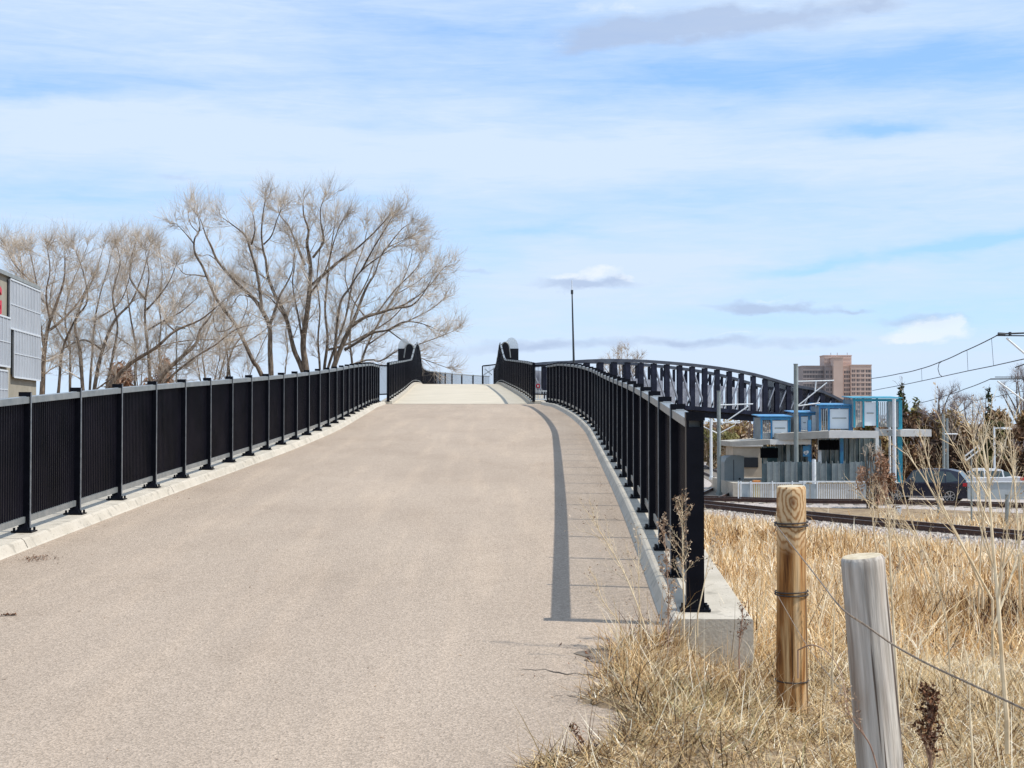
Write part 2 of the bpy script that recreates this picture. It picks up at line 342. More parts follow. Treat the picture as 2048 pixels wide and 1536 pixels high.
# kerb walls either side of the ramp
def kerb(side, label):
    mb = MB(); rows = []; lens = [D0 + .0] + list(np.arange(9.2, 47, .6)) + [D1 + .5]
    prev = None; seg = 0
    for i, d in enumerate(lens):
        c = XC(d); z = ZK(d); o = lambda t: c + side * t
        rows.append([(o(2.34), d, z - KH - .02), (o(2.375), d, z - KH + .01), (o(2.405), d, z - .012), (o(2.425), d, z), (o(2.84), d, z), (o(2.85), d, z - .01), (o(2.85), d, -0.6 if d > 9.5 else z - 1.2)])
    rows = [r if side > 0 else r[::-1] for r in rows]
    b = mb.strip(rows); n = len(rows[0])
    mb.f.append(tuple(b + k for k in range(n))); mb.m.append(0); mb.f.append(tuple(b + (len(rows) - 1) * n + k for k in range(n))[::-1]); mb.m.append(0)
    for d in np.arange(12.1, 47, 4.6):               # sawn joints every few metres, dark seam standing a hair proud
        c = XC(d); z = ZK(d); o = lambda t: c + side * t; e = .0025; g = .05 * .009
        pr = [(2.372, z - KH + .012), (2.402, z - .012), (2.4235, z + e), (2.84, z + e)]
        r0 = [(o(t), d, q) for t, q in pr]; r1 = [(o(t), d + .009, q + g) for t, q in pr]
        mb.strip([r0, r1] if side > 0 else [r0[::-1], r1[::-1]], 1)
    return tag(mb.build('kerb_wall', [M_conc, M_joint], None), label, 'kerb')
M_joint = mat('dark_seam', (0.16, 0.14, 0.11), 0.95)
kerb(-1, 'pale concrete kerb carrying the long black railing on the left of the ramp')
kerb(1, 'pale concrete kerb and wall carrying the railing that ends beside the weeds')
# ------------------------------------------------------------ ramp railings
PSTEP = 1.31
def post_mesh(hook=True):
    mb = MB()        # x = lateral, +x outward from the path
    mb.box(-.045, .045, -.009, .009, 0.0, 1.055)
    mb.box(-.045, -.012, -.009, .009, 1.055, 1.095)
    mb.box(-.047, .05, -.014, .014, 1.095, 1.13)
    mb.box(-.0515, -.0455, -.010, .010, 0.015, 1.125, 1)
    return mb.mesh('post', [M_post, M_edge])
def plate_mesh():
    mb = MB(); mb.box(-.085, .085, -.07, .07, .0, .014)
    for sx in (-.065, .065):
        for sy in (-.05, .05): mb.tube([(sx, sy, .01), (sx, sy, .038)], .011, 6)
    mb.quadbox([(-.05, .009, .014), (.05, .009, .014), (.05, .045, .014), (-.05, .045, .014), (-.02, .009, .09), (.02, .009, .09), (.02, .014, .09), (-.02, .014, .09)])
    return mb.mesh('base_plate', M_post)
M_edge = mat('pale_post_edge', (0.13, 0.145, 0.165), 0.35, (0.24, 0.255, 0.27), 14, metal=.2)  # paler grey strip down the path-facing edge of each post
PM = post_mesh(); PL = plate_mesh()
mbE = MB(); mbE.box(-.05, .05, -.045, .045, 0, 1.05); mbE.box(-.052, .056, -.05, .05, 1.085, 1.135); mbE.box(-.05, -.035, -.045, .045, 1.05, 1.085); mbE.box(.035, .05, -.045, .045, 1.05, 1.085)
EM = mbE.mesh('end_post', M_post)
def railing(side, label):
    d0 = 8.9 if side > 0 else 12.53 - 3 * PSTEP; n = int((47.0 - d0) / PSTEP) + 1
    root = empty('railing', (XC(d0) + side * HW, d0, ZK(d0)), label, 'railing')
    pts = [d0 + k * (PSTEP if side < 0 else 1.285) for k in range(n + 1)]; pts = [p for p in pts if p < 47.3]
    def P(d, off=0.0, h=0.0): return Vector((XC(d) + side * (HW + off), d, ZK(d) + h))
    for i, d in enumerate(pts):
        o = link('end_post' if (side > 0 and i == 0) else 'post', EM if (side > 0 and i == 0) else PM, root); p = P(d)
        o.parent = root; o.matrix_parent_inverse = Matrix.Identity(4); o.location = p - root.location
        yaw = -math.atan((XC(d + .5) - XC(d - .5)))
        o.rotation_euler = (0, 0, yaw if side > 0 else yaw + pi)
        pl = link('base_plate', PL, o, local=True)
    tr, br = MB(), MB()
    for i in range(len(pts) - 1):
        a, b = pts[i] + (.05 if side > 0 and i == 0 else .012), pts[i + 1] - .012
        for mbx, h, wd, ht in ((tr, 1.066, .085, .052), (br, .10, .05, .05)):
            mbx.beam(P(a, .012 if h < 1 else .003, h), P(b, .012 if h < 1 else .003, h), wd, ht, side=Vector((1, 0, 0)))
        pm = MB(); nb = 24
        for k in range(nb):
            d = a + (b - a) * (k + .5) / nb; q = P(d, .014)
            pm.box(q.x - .014, q.x + .014, d - .003, d + .003, q.z + .125, q.z + 1.041)
        pm.build('bar_panel', M_bar, root)
    tr.build('top_rail', M_rail, root); br.build('bottom_rail', M_rail, root)
    return root
railing(-1, 'long black picket railing with pale top rail along the left side of the ramp')
railing(1, 'black picket railing on the right of the ramp, ending in a thick post')

# ------------------------------------------------------------ deck beyond the joint, going over the crest
DKP = [(-1.57, 47.75, EYE + .56), (-1.75, 54, EYE + .86), (-2.05, 62, EYE + 1.22), (-2.4, 70, EYE + 1.58), (-2.75, 79, EYE + 1.95), (-3.0, 88, EYE + 2.14), (-3.35, 98, EYE + 2.14), (-3.3, 107, EYE + 2.08), (-2.3, 115, EYE + 2.04), (0.28, 121.7, EYE + 2.05)]
def sample(pts, n):
    P = [Vector(p) for p in pts]; out = []
    for i in range(len(P) - 1):
        p0 = P[max(i - 1, 0)]; p1 = P[i]; p2 = P[i + 1]; p3 = P[min(i + 2, len(P) - 1)]
        for k in range(n):
            t = k / n; out.append(0.5 * ((2 * p1) + (p2 - p0) * t + (2 * p0 - 5 * p1 + 4 * p2 - p3) * t * t + (3 * p1 - p0 - 3 * p2 + p3) * t ** 3))
    return out + [P[-1]]
DK = sample(DKP, 8)
def nrm(P, i):
    t = P[min(i + 1, len(P) - 1)] - P[max(i - 1, 0)]; t.z = 0; t.normalize(); return Vector((t.y, -t.x, 0))
HD = 2.12
mb = MB(); mb.strip([[DK[i] - nrm(DK, i) * (HD + .02), DK[i], DK[i] + nrm(DK, i) * (HD + .02)] for i in range(len(DK))])
tag(mb.build('deck_path', M_deckc, smooth=True), kind='structure')
bridge = empty('approach_bridge', DK[0].xy.to_3d(), 'pale concrete bridge deck with dark railings rising over the crest of the path', 'bridge')
mb = MB(); rows = []
for i, p in enumerate(DK):
    n = nrm(DK, i); prof = [(-HD - .35, .10), (-HD, .10), (-HD, -.02), (HD, -.02), (HD, .10), (HD + .35, .10), (HD + .35, -.55), (HD - .4, -1.3), (-HD + .4, -1.3), (-HD - .35, -.55)]
    rows.append([p + n * a + Vector((0, 0, b)) for a, b in prof])
b = mb.strip(rows, closed=True); mb.f.append(tuple(b + k for k in range(10))); mb.m.append(0)
mb.build('deck_slab', M_conc, bridge)
for i in (14, 30, 46, 62):
    p = DK[i]; mb = MB(); n = nrm(DK, i); mb.tube([(p.x, p.y, -.3), (p.x, p.y, p.z - 1.9)], .55, 16); mb.beam(Vector((p.x, p.y, p.z - 1.6)) - n * 1.9, Vector((p.x, p.y, p.z - 1.6)) + n * 1.9, .9, .6)
    mb.build('pier', M_conc, bridge)
def rail_h(i, side):
    y = DK[i].y
    h = 1.24
    # the railing sweeps up into a tall hump near the crest, then down again
    peak = 84.0
    if y < peak: h += .95 * ss((y - 73) / 11)
    else: h += .95 * (1 - ss((y - peak) / 11)); h += .35 * ss((y - 96) / 20)
    return h
for side, nm in ((-1, 'left'), (1, 'right')):
    rt = empty('bridge_railing', (DK[0] + nrm(DK, 0) * HD * side), 'tall dark railing sweeping up to a hump on the %s of the bridge crest' % nm, 'railing')
    edgeP = [DK[i] + nrm(DK, i) * side * (HD + .12) for i in range(len(DK))]
    last = len(DK) - 1 if side < 0 else len(DK) - 6
    top = MB(); fine = MB(); low = MB()
    for i in range(last):
        a, b = edgeP[i], edgeP[i + 1]; ha, hb = rail_h(i, side), rail_h(i + 1, side)
        top.beam(a + Vector((0, 0, ha)), b + Vector((0, 0, hb)), .07, .06)
        low.beam(a + Vector((0, 0, .2)), b + Vector((0, 0, .2)), .05, .05)
        L_ = (b - a).length; m = max(2, int(L_ / .075)); dr = (b - a).normalized(); nn = Vector((dr.y, -dr.x, 0))
        for k in range(m):
            t = k / m; q = a.lerp(b, t); h = ha + (hb - ha) * t
            wd = .035 if q.y < 97 else .008
            fine.beam(q + Vector((0, 0, .2)), q + Vector((0, 0, h - .03)), .01, wd, side=dr)
        if i % 2 == 0:
            pm = MB(); pm.beam(a + Vector((0, 0, .08)), a + Vector((0, 0, ha + .05)), .06, .09, side=dr); pm.build('post', M_post, rt)
    top.build('top_rail', M_rail, rt); low.build('bottom_rail', M_rail, rt); fine.build('bar_panel', M_bar, rt)
# short cross railings that close the step in width at the joint
for side, nm in ((-1, 'left'), (1, 'right')):
    a = Vector((XC(47.2) + side * (HW), 47.35, ZK(47.2))); b = Vector((DK[0].x + side * (HD + .12), 47.9, DK[0].z + .1))
    rt = empty('infill_panel', a, 'short see-through barred panel between the ramp railing and the bridge railing, %s side' % nm, 'railing')
    mb = MB()
    for h in (.22, 1.1): mb.beam(a + Vector((0, 0, h)), b + Vector((0, 0, h)), .03, .04)
    mb.build('rail', M_post, rt); mb = MB()
    for k in range(9):
        q = a.lerp(b, (k + .5) / 9); mb.beam(q + Vector((0, 0, .22)), q + Vector((0, 0, 1.1)), .012, .02)
    mb.build('bar_panel', M_post, rt)
# pale arched screens that stand behind the humps
M_dome = mat('frosted_screen', (0.62, 0.66, 0.67), 0.4, (0.55, 0.60, 0.61), 2)
_nt = M_dome.node_tree; _tr = _nt.nodes.new('ShaderNodeBsdfTransparent'); _mx = _nt.nodes.new('ShaderNodeMixShader'); _mx.inputs[0].default_value = .4
_nt.links.new(_tr.outputs[0], _mx.inputs[1]); _nt.links.new(_nt.nodes['Principled BSDF'].outputs[0], _mx.inputs[2]); _nt.links.new(_mx.outputs[0], _nt.nodes['Material Output'].inputs[0])
for px0, px1, py0, nm in ((796, 820, 677, 'left'), (1009, 1037, 675, 'right')):
    d = 84.5 if nm == 'right' else 84.9; a = at(px0, 690, d); b = at(px1, 690, d); ztop = at(px0, py0, d).z
    rt = empty('arched_screen', ((a.x + b.x) / 2, d, EYE + 2.0), 'pale frosted arched screen rising behind the %s hump of the bridge railing' % nm, 'screen')
    w2 = (b.x - a.x) / 2; cx = (a.x + b.x) / 2; zs = at(px0, 697, d).z; n = 14
    fr = [(cx + w2 * cos(pi * k / n), zs + (ztop - zs) * sin(pi * k / n)) for k in range(n + 1)]
    mb = MB(); mb.strip([[(x, d, z) for x, z in fr], [(x, d + .06, z) for x, z in fr]]); mb.poly([(x, d, z) for x, z in fr][::-1]); mb.poly([(x, d + .06, z) for x, z in fr])
    mb.build('pane', M_dome, rt)
    mb = MB(); mb.box(cx - w2, cx + w2, d - .02, d + .08, EYE + 2.05, zs - .003); mb.build('base_panel', M_bar, rt)
    hx0, hx1, hy = (808, 830, 688) if nm == 'left' else (1000, 1021, 685)
    a = at(hx0, 700, d - .5); b = at(hx1, 700, d - .5); zt = at(915, hy, d - .5).z; zb = at(915, 716, d - .5).z; hw = (b.x - a.x) / 2; hc = (a.x + b.x) / 2
    pf = [(hc - hw * 1.15, EYE + 2.0), (hc + hw * 1.15, EYE + 2.0), (hc + hw, zb)] + [(hc + hw * .8 * cos(pi * k / 10), zt - .35 + .35 * sin(pi * k / 10)) for k in range(11)] + [(hc - hw, zb)]
    mb = MB(); mb.poly([(x, d - .5, z) for x, z in pf]); mb.poly([(x, d - .42, z) for x, z in pf][::-1]); mb.strip([[(x, d - .5, z) for x, z in pf + pf[:1]], [(x, d - .42, z) for x, z in pf + pf[:1]]])
    mb.build('hump_panel', M_bar, rt)
    mb = MB(); mb.tube([(x, d - .52, z + .02) for x, z in pf[2:]], .035, 5); mb.build('hump_trim', M_rail, rt)
# framed panel standing where the path turns beyond the crest
fp = empty('framed_panel', at(979, 772, 112), 'dark framed panel with crossed pale struts standing beyond the crest, left of the right hump', 'panel')
q = [at(965, 732, 112), at(993, 729, 112), at(993, 772, 112), at(965, 772, 112)]; mb = MB()
for i in range(4): mb.beam(q[i], q[(i + 1) % 4], .1, .09)
mb.build('frame', M_post, fp); mb = MB(); mb.beam(at(967, 750, 112), at(991, 735, 112), .05, .05); mb.beam(at(970, 738, 112.1), at(984, 750, 112.1), .05, .05); mb.build('strut', M_rail, fp)
mb = MB()
for k in range(11): x = 966 + k * 2.6; mb.beam(at(x, 732, 112.2), at(x, 772, 112.2), .02, .02)
mb.build('bars', M_bar, fp)
# red round marker with white rim on low white fence near the joint
M_red = mat('red_paint', (0.55, 0.02, 0.05), 0.5); 
p = at(1076, 772, 48.6); mb = MB(); rt = empty('marker', (p.x, p.y, p.z - .9), 'small round red and white marker on a thin stake beside the bridge railing', 'marker')
n = 16; mb.poly([(p.x + .055 * cos(2*pi*k/n), p.y, p.z + .055 * sin(2*pi*k/n)) for k in range(n)][::-1]); mb.tube([(p.x, p.y - .004, p.z), (p.x, p.y + .02, p.z)], .075, 16); mb.build('disc', M_red, rt)
mb = MB(); mb.tube([(p.x, p.y - .012, p.z), (p.x, p.y - .006, p.z)], .035, 12); mb.build('centre', M_white, rt)
mb = MB(); mb.tube([(p.x, p.y + .03, p.z - .95), (p.x, p.y + .03, p.z)], .015, 6); mb.build('stake', M_alu, rt)
a = at(1070, 795, 47.9); b = at(1103, 795, 47.9); rt = empty('low_fence', a, 'low white barred fence closing the gap at the right end of the joint', 'fence')
mb = MB(); mb.box(a.x, b.x, a.y, a.y + .05, a.z - .08, a.z - .04); mb.box(a.x, b.x, a.y, a.y + .05, a.z + .18, a.z + .22); mb.build('rail', M_white, rt); mb = MB()
for k in range(7): x = a.x + .01 + (b.x - a.x - .05) * k / 6; mb.box(x, x + .03, a.y + .01, a.y + .04, a.z - .04, a.z + .18)
mb.build('picket', M_white, rt)

# ------------------------------------------------------------ truss bridge
T0 = Vector((1.4, 120, 0)); TV = Vector((29.5, 19.8, 0)); TN = Vector((-.558, .831, 0)); NP = 26
TOPZ = cr([(0, 4.35), (.15, 4.88), (.3, 5.0), (.5, 4.7), (.65, 4.14), (.79, 3.2), (.87, 2.85), (.94, 2.1), (1, 1.3)])
BOTZ = cr([(0, 2.0), (.5, 1.13), (.79, .57), (1, .30)])
def TP(t, z, off=0): q = T0 + TV * t + TN * off; return Vector((q.x, q.y, EYE + z))
truss = empty('truss_bridge', (T0.x + 14, 128, 0), 'long dark steel truss footbridge with arched top chord crossing over the tracks', 'bridge')
M_truss = mat('truss_steel', (0.003, 0.004, 0.012), 0.45, (0.014, 0.017, 0.035), 1.5, spec=0.2)
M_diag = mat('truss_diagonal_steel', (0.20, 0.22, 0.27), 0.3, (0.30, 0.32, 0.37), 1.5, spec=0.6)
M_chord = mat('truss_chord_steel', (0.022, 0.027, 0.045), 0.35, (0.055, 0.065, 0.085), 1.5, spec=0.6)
M_mesh = mat('truss_safety_mesh', (0.13, 0.14, 0.185), 0.5, (0.38, 0.40, 0.46), 1.0)
tdir = TV.normalized()
for off in (0, 4.0):
    tc_, bc_ = MB(), MB()
    for i in range(NP):
        t0, t1 = i / NP, (i + 1) / NP
        tc_.beam(TP(t0, TOPZ(t0), off), TP(t1, TOPZ(t1), off), .34, .24); bc_.beam(TP(t0, BOTZ(t0), off), TP(t1, BOTZ(t1), off), .3, .34)
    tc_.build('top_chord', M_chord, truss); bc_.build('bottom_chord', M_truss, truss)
    for i in range(NP + 1):
        t = i / NP; mb = MB(); mb.beam(TP(t, BOTZ(t) + .17, off), TP(t, TOPZ(t) - .15, off), (.50 if off == 0 else .16), .2, side=tdir)
        mb.build('vertical', M_truss, truss)
    for i in range(NP):
        t0, t1 = i / NP, (i + 1) / NP; mb = MB()
        if i >= NP // 2: mb.beam(TP(t0, BOTZ(t0) + .1, off), TP(t1, TOPZ(t1) - .1, off), .10, .09)
        else: mb.beam(TP(t0, TOPZ(t0) - .1, off), TP(t1, BOTZ(t1) + .1, off), .14, .12)
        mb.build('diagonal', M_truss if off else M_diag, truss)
mb = MB(); mb.strip([[TP(i / NP, BOTZ(i / NP) + .05, -.0 + .2), TP(i / NP, BOTZ(i / NP) + .05, 3.8)] for i in range(NP + 1)]); mb.build('deck', M_deckc, truss)
mb = MB()
for i in range(NP):                          # floor beams and lateral struts on top
    t = i / NP; mb.beam(TP(t, BOTZ(t) - .05, 0.2), TP(t, BOTZ(t) - .05, 3.8), .2, .3)
mb.build('floor_beam', M_truss, truss)
# side screens: perforated grey sheets behind each truss up to head height
for off in (3.7,):
    mb = MB()
    for i in range(NP):
        t0, t1 = i / NP + .003, (i + 1) / NP - .003
        for r in range(2 if off > 1 else 1):
            pass
        n = 7 if off > 1 else 5
        for k in range(n):
            u0 = t0 + (t1 - t0) * k / n; u1 = t0 + (t1 - t0) * (k + .9) / n
            hh = lambda t: min(BOTZ(t) + 2.35, TOPZ(t) - .15)
            mb.quadbox([TP(u0, BOTZ(u0) + .2, off), TP(u1, BOTZ(u1) + .2, off), TP(u1, BOTZ(u1) + .2, off + .03), TP(u0, BOTZ(u0) + .2, off + .03), TP(u0, hh(u0), off), TP(u1, hh(u1), off), TP(u1, hh(u1), off + .03), TP(u0, hh(u0), off + .03)])
    mb.build('mesh_screen', M_mesh if off > 1 else M_truss, truss)
mb = MB()
for i in range(18, NP):
    for k in range(11):
        t = (i + (k + .5) / 11) / NP; mb.beam(TP(t, BOTZ(t) + .1, .25), TP(t, TOPZ(t) - .1, .25), .075, .05)
mb.build('bar_screen', M_truss, truss)
# lower girder and piers
mb = MB()
for i in range(9, 21): t0, t1 = i / NP, (i + 1) / NP; mb.beam(TP(t0, BOTZ(t0) - .48, .4), TP(t1, BOTZ(t1) - .48, .4), .3, .45)
mb.build('girder', M_truss, truss)
for t in (0.02, .985):
    mb = MB(); q = TP(t, BOTZ(t) - .5, 2); mb.box(q.x - .9, q.x + .9, q.y - 1.6, q.y + 1.6, -.3, q.z + .1); mb.build('pier', M_conc, truss)
# far abutment ramp
ab = empty('abutment', (33, 143, 0), 'grassy concrete abutment at the far end of the truss bridge', 'abutment')
mb = MB(); e0 = TP(1, BOTZ(1), 0); e1 = TP(1, BOTZ(1), 4); v = TV.normalized() * 38
mb.quadbox([(e0.x, e0.y, 0), (e0.x + v.x, e0.y + v.y, 0), (e1.x + v.x, e1.y + v.y, 0), (e1.x, e1.y, 0), e0, (e0.x + v.x, e0.y + v.y, 1.2), (e1.x + v.x, e1.y + v.y, 1.2), e1]); mb.build('ramp_wall', M_conc, ab)
SC.cycles.max_bounces=6

# ------------------------------------------------------------ branching plants
def prisms(segs, n=3):
    """segs: rows p0(3) p1(3) r0 r1 tone -> verts, quads, tone"""
    S = np.asarray(segs, dtype=float); p0, p1 = S[:, :3], S[:, 3:6]; d = p1 - p0; L_ = np.linalg.norm(d, axis=1, keepdims=True); d = d / np.maximum(L_, 1e-6)
    up = np.where(np.abs(d[:, 2:3]) > .9, np.array([[1., 0, 0]]), np.array([[0, 0, 1.]])); a = np.cross(d, up); a /= np.maximum(np.linalg.norm(a, axis=1, keepdims=True), 1e-6); b = np.cross(d, a)
    ph = RNG.uniform(0, 6.28, (len(S), 1)); rings = []
    for p, r in ((p0 - d * S[:, 6:7] * .4, S[:, 6:7]), (p1, S[:, 7:8])):
        for k in range(n): q = ph + 2 * pi * k / n; rings.append(p + (a * np.cos(q) + b * np.sin(q)) * r)
    V = np.stack(rings, 1).reshape(-1, 3); base = np.arange(len(S))[:, None] * (2 * n)
    F = np.concatenate([base + np.array([[k, (k + 1) % n, n + (k + 1) % n, n + k]]) for k in range(n)], 0)
    return V, F, np.repeat(S[:, 8], 2 * n)
def rv(): return Vector((random.gauss(0, 1), random.gauss(0, 1), random.gauss(0, 1)))
def branch(out, p, d, length, r, lev, maxlev, cfg):
    n = max(2, int(length / cfg['step'][min(lev, 3)])); st = length / n; q = p.copy(); r0 = r
    for i in range(n):
        d = (d + rv() * cfg['wob'] + Vector((0, 0, cfg['up']))).normalized(); q2 = q + d * st; r1 = max(r * (1 - .75 * (i + 1) / n), cfg['rmin'])
        out.append((*q, *q2, r0, r1, lev)); 
        if lev < maxlev:
            k = cfg['kids'][lev] ; m = int(k) + (random.random() < k - int(k))
            for _ in range(m):
                t = random.random(); s = q.lerp(q2, t); ax = rv(); ax = (ax - d * ax.dot(d)).normalized(); ang = random.uniform(*cfg['ang'])
                cd = (d * cos(ang) + ax * sin(ang)).normalized(); fr = 1 - .55 * (i + t) / n
                branch(out, s, cd, length * cfg['ratio'] * fr * random.uniform(.7, 1.2), max(r1 * .55, cfg['rmin']), lev + 1, maxlev, cfg)
        q, r0 = q2, r1
def limb(out, pts, r0, r1, cfg, maxlev, kid=0.65, klen=2.6, start=.15, klev=1, tip=1.6):
    """a main limb along a given 3-D polyline, then side growth on it"""
    P = sample([tuple(p) for p in pts], 4); n = len(P)
    for i in range(n - 1):
        a = r0 + (r1 - r0) * i / (n - 1); b = r0 + (r1 - r0) * (i + 1) / (n - 1); out.append((*P[i], *P[i + 1], a, b, 0))
        d = (P[i + 1] - P[i]); L_ = d.length; d.normalize()
        if i / n >= start:
            m = L_ / kid; m = int(m) + (random.random() < m - int(m)); fr = i / n
            for _ in range(m):
                s = P[i].lerp(P[i + 1], random.random()); ax = rv(); ax = (ax - d * ax.dot(d)).normalized(); ang = random.uniform(*cfg['ang'])
                cd = (d * cos(ang) + ax * sin(ang)).normalized()
                branch(out, s, cd, klen * random.uniform(.6, 1.2) * (1 - .55 * fr), max(b * random.uniform(.3, .5), .02), klev, maxlev, cfg)
    for _ in range(3): branch(out, P[-1], (d + rv() * .25).normalized(), tip * random.uniform(.7, 1.1), r1, klev, maxlev, cfg)
CFG = dict(step=(.8, .55, .4, .3), wob=.13, up=.05, kids=(1, 1.7, 2.2, 0), ang=(.3, 1.0), ratio=.52, rmin=.0075)
def whips(S, per, lmin, lmax, r, up=.55, minlev=2):
    """fine straight twigs springing from the outer branch segments"""
    S = np.asarray([s for s in S if s[8] >= minlev], dtype=float)
    if not len(S): return []
    k = RNG.poisson(per, len(S)); idx = np.repeat(np.arange(len(S)), k); n = len(idx); t = RNG.uniform(0, 1, (n, 1)); p = S[idx, :3] * (1 - t) + S[idx, 3:6] * t
    d = S[idx, 3:6] - S[idx, :3]; d /= np.maximum(np.linalg.norm(d, axis=1, keepdims=True), 1e-6); d = d + RNG.normal(0, .33, (n, 3)) + np.array([[0, 0, up * .5]]); d /= np.linalg.norm(d, axis=1, keepdims=True)
    L_ = RNG.uniform(lmin, lmax, (n, 1)); m = p + d * L_ * .5; d2 = d + RNG.normal(0, .22, (n, 3)) + np.array([[0, 0, up * .4]]); d2 /= np.linalg.norm(d2, axis=1, keepdims=True); e = m + d2 * L_ * .5
    o = np.ones((n, 1)); return np.concatenate([np.hstack([p, m, o * r, o * r * .8, o * 3]), np.hstack([m, e, o * r * .8, o * r * .5, o * 3])], 0)
def finish_tree(root, out, barkm, twigm, cut=1, wh=None):
    A = [s for s in out if s[8] <= cut - 1]; B = [s for s in out if s[8] > cut - 1]; runs = []
    for s in A:                                  # one trunk mesh for each unbroken stem
        if runs and (Vector(runs[-1][-1][3:6]) - Vector(s[:3])).length < .05: runs[-1].append(s)
        else: runs.append([s])
    for q in runs: V, F, t = prisms(q, 7); link('trunk', np_mesh('trunk', V, F, barkm, t, True), root)
    if B and wh: B = np.concatenate([np.asarray(B, dtype=float), whips(B, *wh)], 0)
    if len(B): V, F, t = prisms(B, 3); link('crown', np_mesh('crown', V, F, twigm, t), root)
def guided_tree(name, label, limbs, d, group, dj=1.2, cfg=CFG, maxlev=3, barkm=None, twigm=None, kid=.46, klen=2.2, tip=.8, wh=(.72, .5, 1.3, .0048)):
    b = at(limbs[0][0][0][0], limbs[0][0][0][1], d); root = empty(name, (b.x, b.y, 0), label, 'tree', group); out = []
    known = []; limbs = [([(x, y if y > 500 else 500 - (500 - y) * .84) for x, y in L_], r0 * .84, r1 * .8) for L_, r0, r1 in limbs]
    for L_, r0, r1 in limbs:
        ground = L_[0][1] > 715; dd = d; drift = random.uniform(-dj, dj); pts = []
        if not ground and known: dd = min(known, key=lambda k: (k[0] - L_[0][0]) ** 2 + (k[1] - L_[0][1]) ** 2)[2]
        for i, (x, y) in enumerate(L_):
            di = dd + drift * i / max(1, len(L_) - 1) + (random.uniform(-.15, .15) if i else 0); pts.append(at(x, y, di)); known.append((x, y, di))
            if i: known.append(((x + L_[i - 1][0]) / 2, (y + L_[i - 1][1]) / 2, di))
        if ground:
            e = pts[0] - pts[1]; k = (pts[0].z + .2) / max(.5, -e.z); mid = Vector((pts[0].x + e.x * k * .35, pts[0].y, pts[0].z * .5)); pts = [Vector((pts[0].x + e.x * k * .45, pts[0].y, -.2)), mid] + pts
        limb(out, pts, r0, r1, cfg, maxlev, kid, klen, start=.25 if ground else .08, tip=tip)
        Q = sample([tuple(p) for p in pts], 4); m = len(Q); mb = MB(); mb.tube(Q, [(r0 + (r1 - r0) * i / (m - 1)) * random.uniform(.94, 1.06) for i in range(m)], 9)
        mb.build('trunk' if ground else 'limb', barkm or M_bark, root, smooth=True)
    out = [s for s in out if s[8] > 0]
    finish_tree(root, out, barkm or M_bark, twigm or M_twig, wh=wh); return root
GT = 'bare trees behind the left railing'
guided_tree('bare_tree', 'tallest bare grey-brown tree, forked low, rising above the middle of the left railing', [
    ([(605, 742), (588, 700), (575, 645), (561, 610), (550, 590), (536, 553), (532, 522), (526, 498), (523, 459), (526, 415), (530, 385)], .20, .03),
    ([(612, 742), (606, 690), (612, 640), (618, 590), (621, 537), (617, 506), (614, 483), (617, 452), (608, 420), (606, 392)], .27, .035),
    ([(528, 486), (543, 466), (554, 428), (562, 405)], .06, .02), ([(609, 530), (595, 490), (589, 475), (578, 444), (560, 417), (556, 395)], .10, .02),
    ([(626, 515), (647, 480), (642, 438), (641, 403), (646, 385)], .09, .02), ([(624, 570), (674, 526), (716, 494), (755, 450), (777, 420)], .11, .02),
    ([(573, 640), (545, 600), (523, 585), (500, 570), (480, 560)], .05, .02), ([(536, 560), (515, 545), (500, 540)], .04, .02), ([(528, 500), (512, 492), (505, 480)], .04, .02),
    ([(606, 690), (598, 640), (590, 600), (585, 560), (590, 520), (583, 480)], .08, .02), ([(618, 590), (640, 560), (655, 530), (668, 480), (680, 440), (690, 420)], .07, .02)], 88, GT, 2.0)
guided_tree('bare_tree', 'slender forked bare tree with limbs reaching up and left, left of the tallest tree', [
    ([(542, 747), (540, 700), (539, 654), (523, 619), (507, 597), (476, 568), (470, 562), (436, 523), (422, 490), (412, 466), (405, 440), (400, 425)], .20, .025),
    ([(539, 652), (551, 618), (560, 591), (573, 568), (585, 540), (588, 505)], .11, .02), ([(523, 622), (521, 591), (512, 537), (500, 498), (490, 465), (465, 440), (446, 424)], .12, .02),
    ([(503, 487), (510, 451), (506, 415)], .06, .02), ([(436, 523), (418, 510), (405, 512)], .04, .015), ([(507, 597), (480, 590), (465, 610)], .04, .02)], 84, GT, 1.5, kid=.8, klen=2.2, tip=.7)
guided_tree('bare_tree', 'thin bare tree leaning far to the left, its top standing alone against the sky', [
    ([(521, 746), (507, 724), (489, 685), (470, 648), (445, 615), (429, 590), (407, 537), (390, 506), (389, 475), (397, 459), (400, 440), (396, 420)], .16, .025),
    ([(389, 487), (375, 466), (355, 440)], .05, .015), ([(410, 553), (393, 550), (370, 548), (357, 535)], .05, .015), ([(397, 459), (382, 440), (376, 415)], .04, .015), ([(470, 648), (455, 660), (432, 660), (425, 620)], .05, .02)], 80, GT, 1.2, kid=.85, klen=1.9, tip=.9)
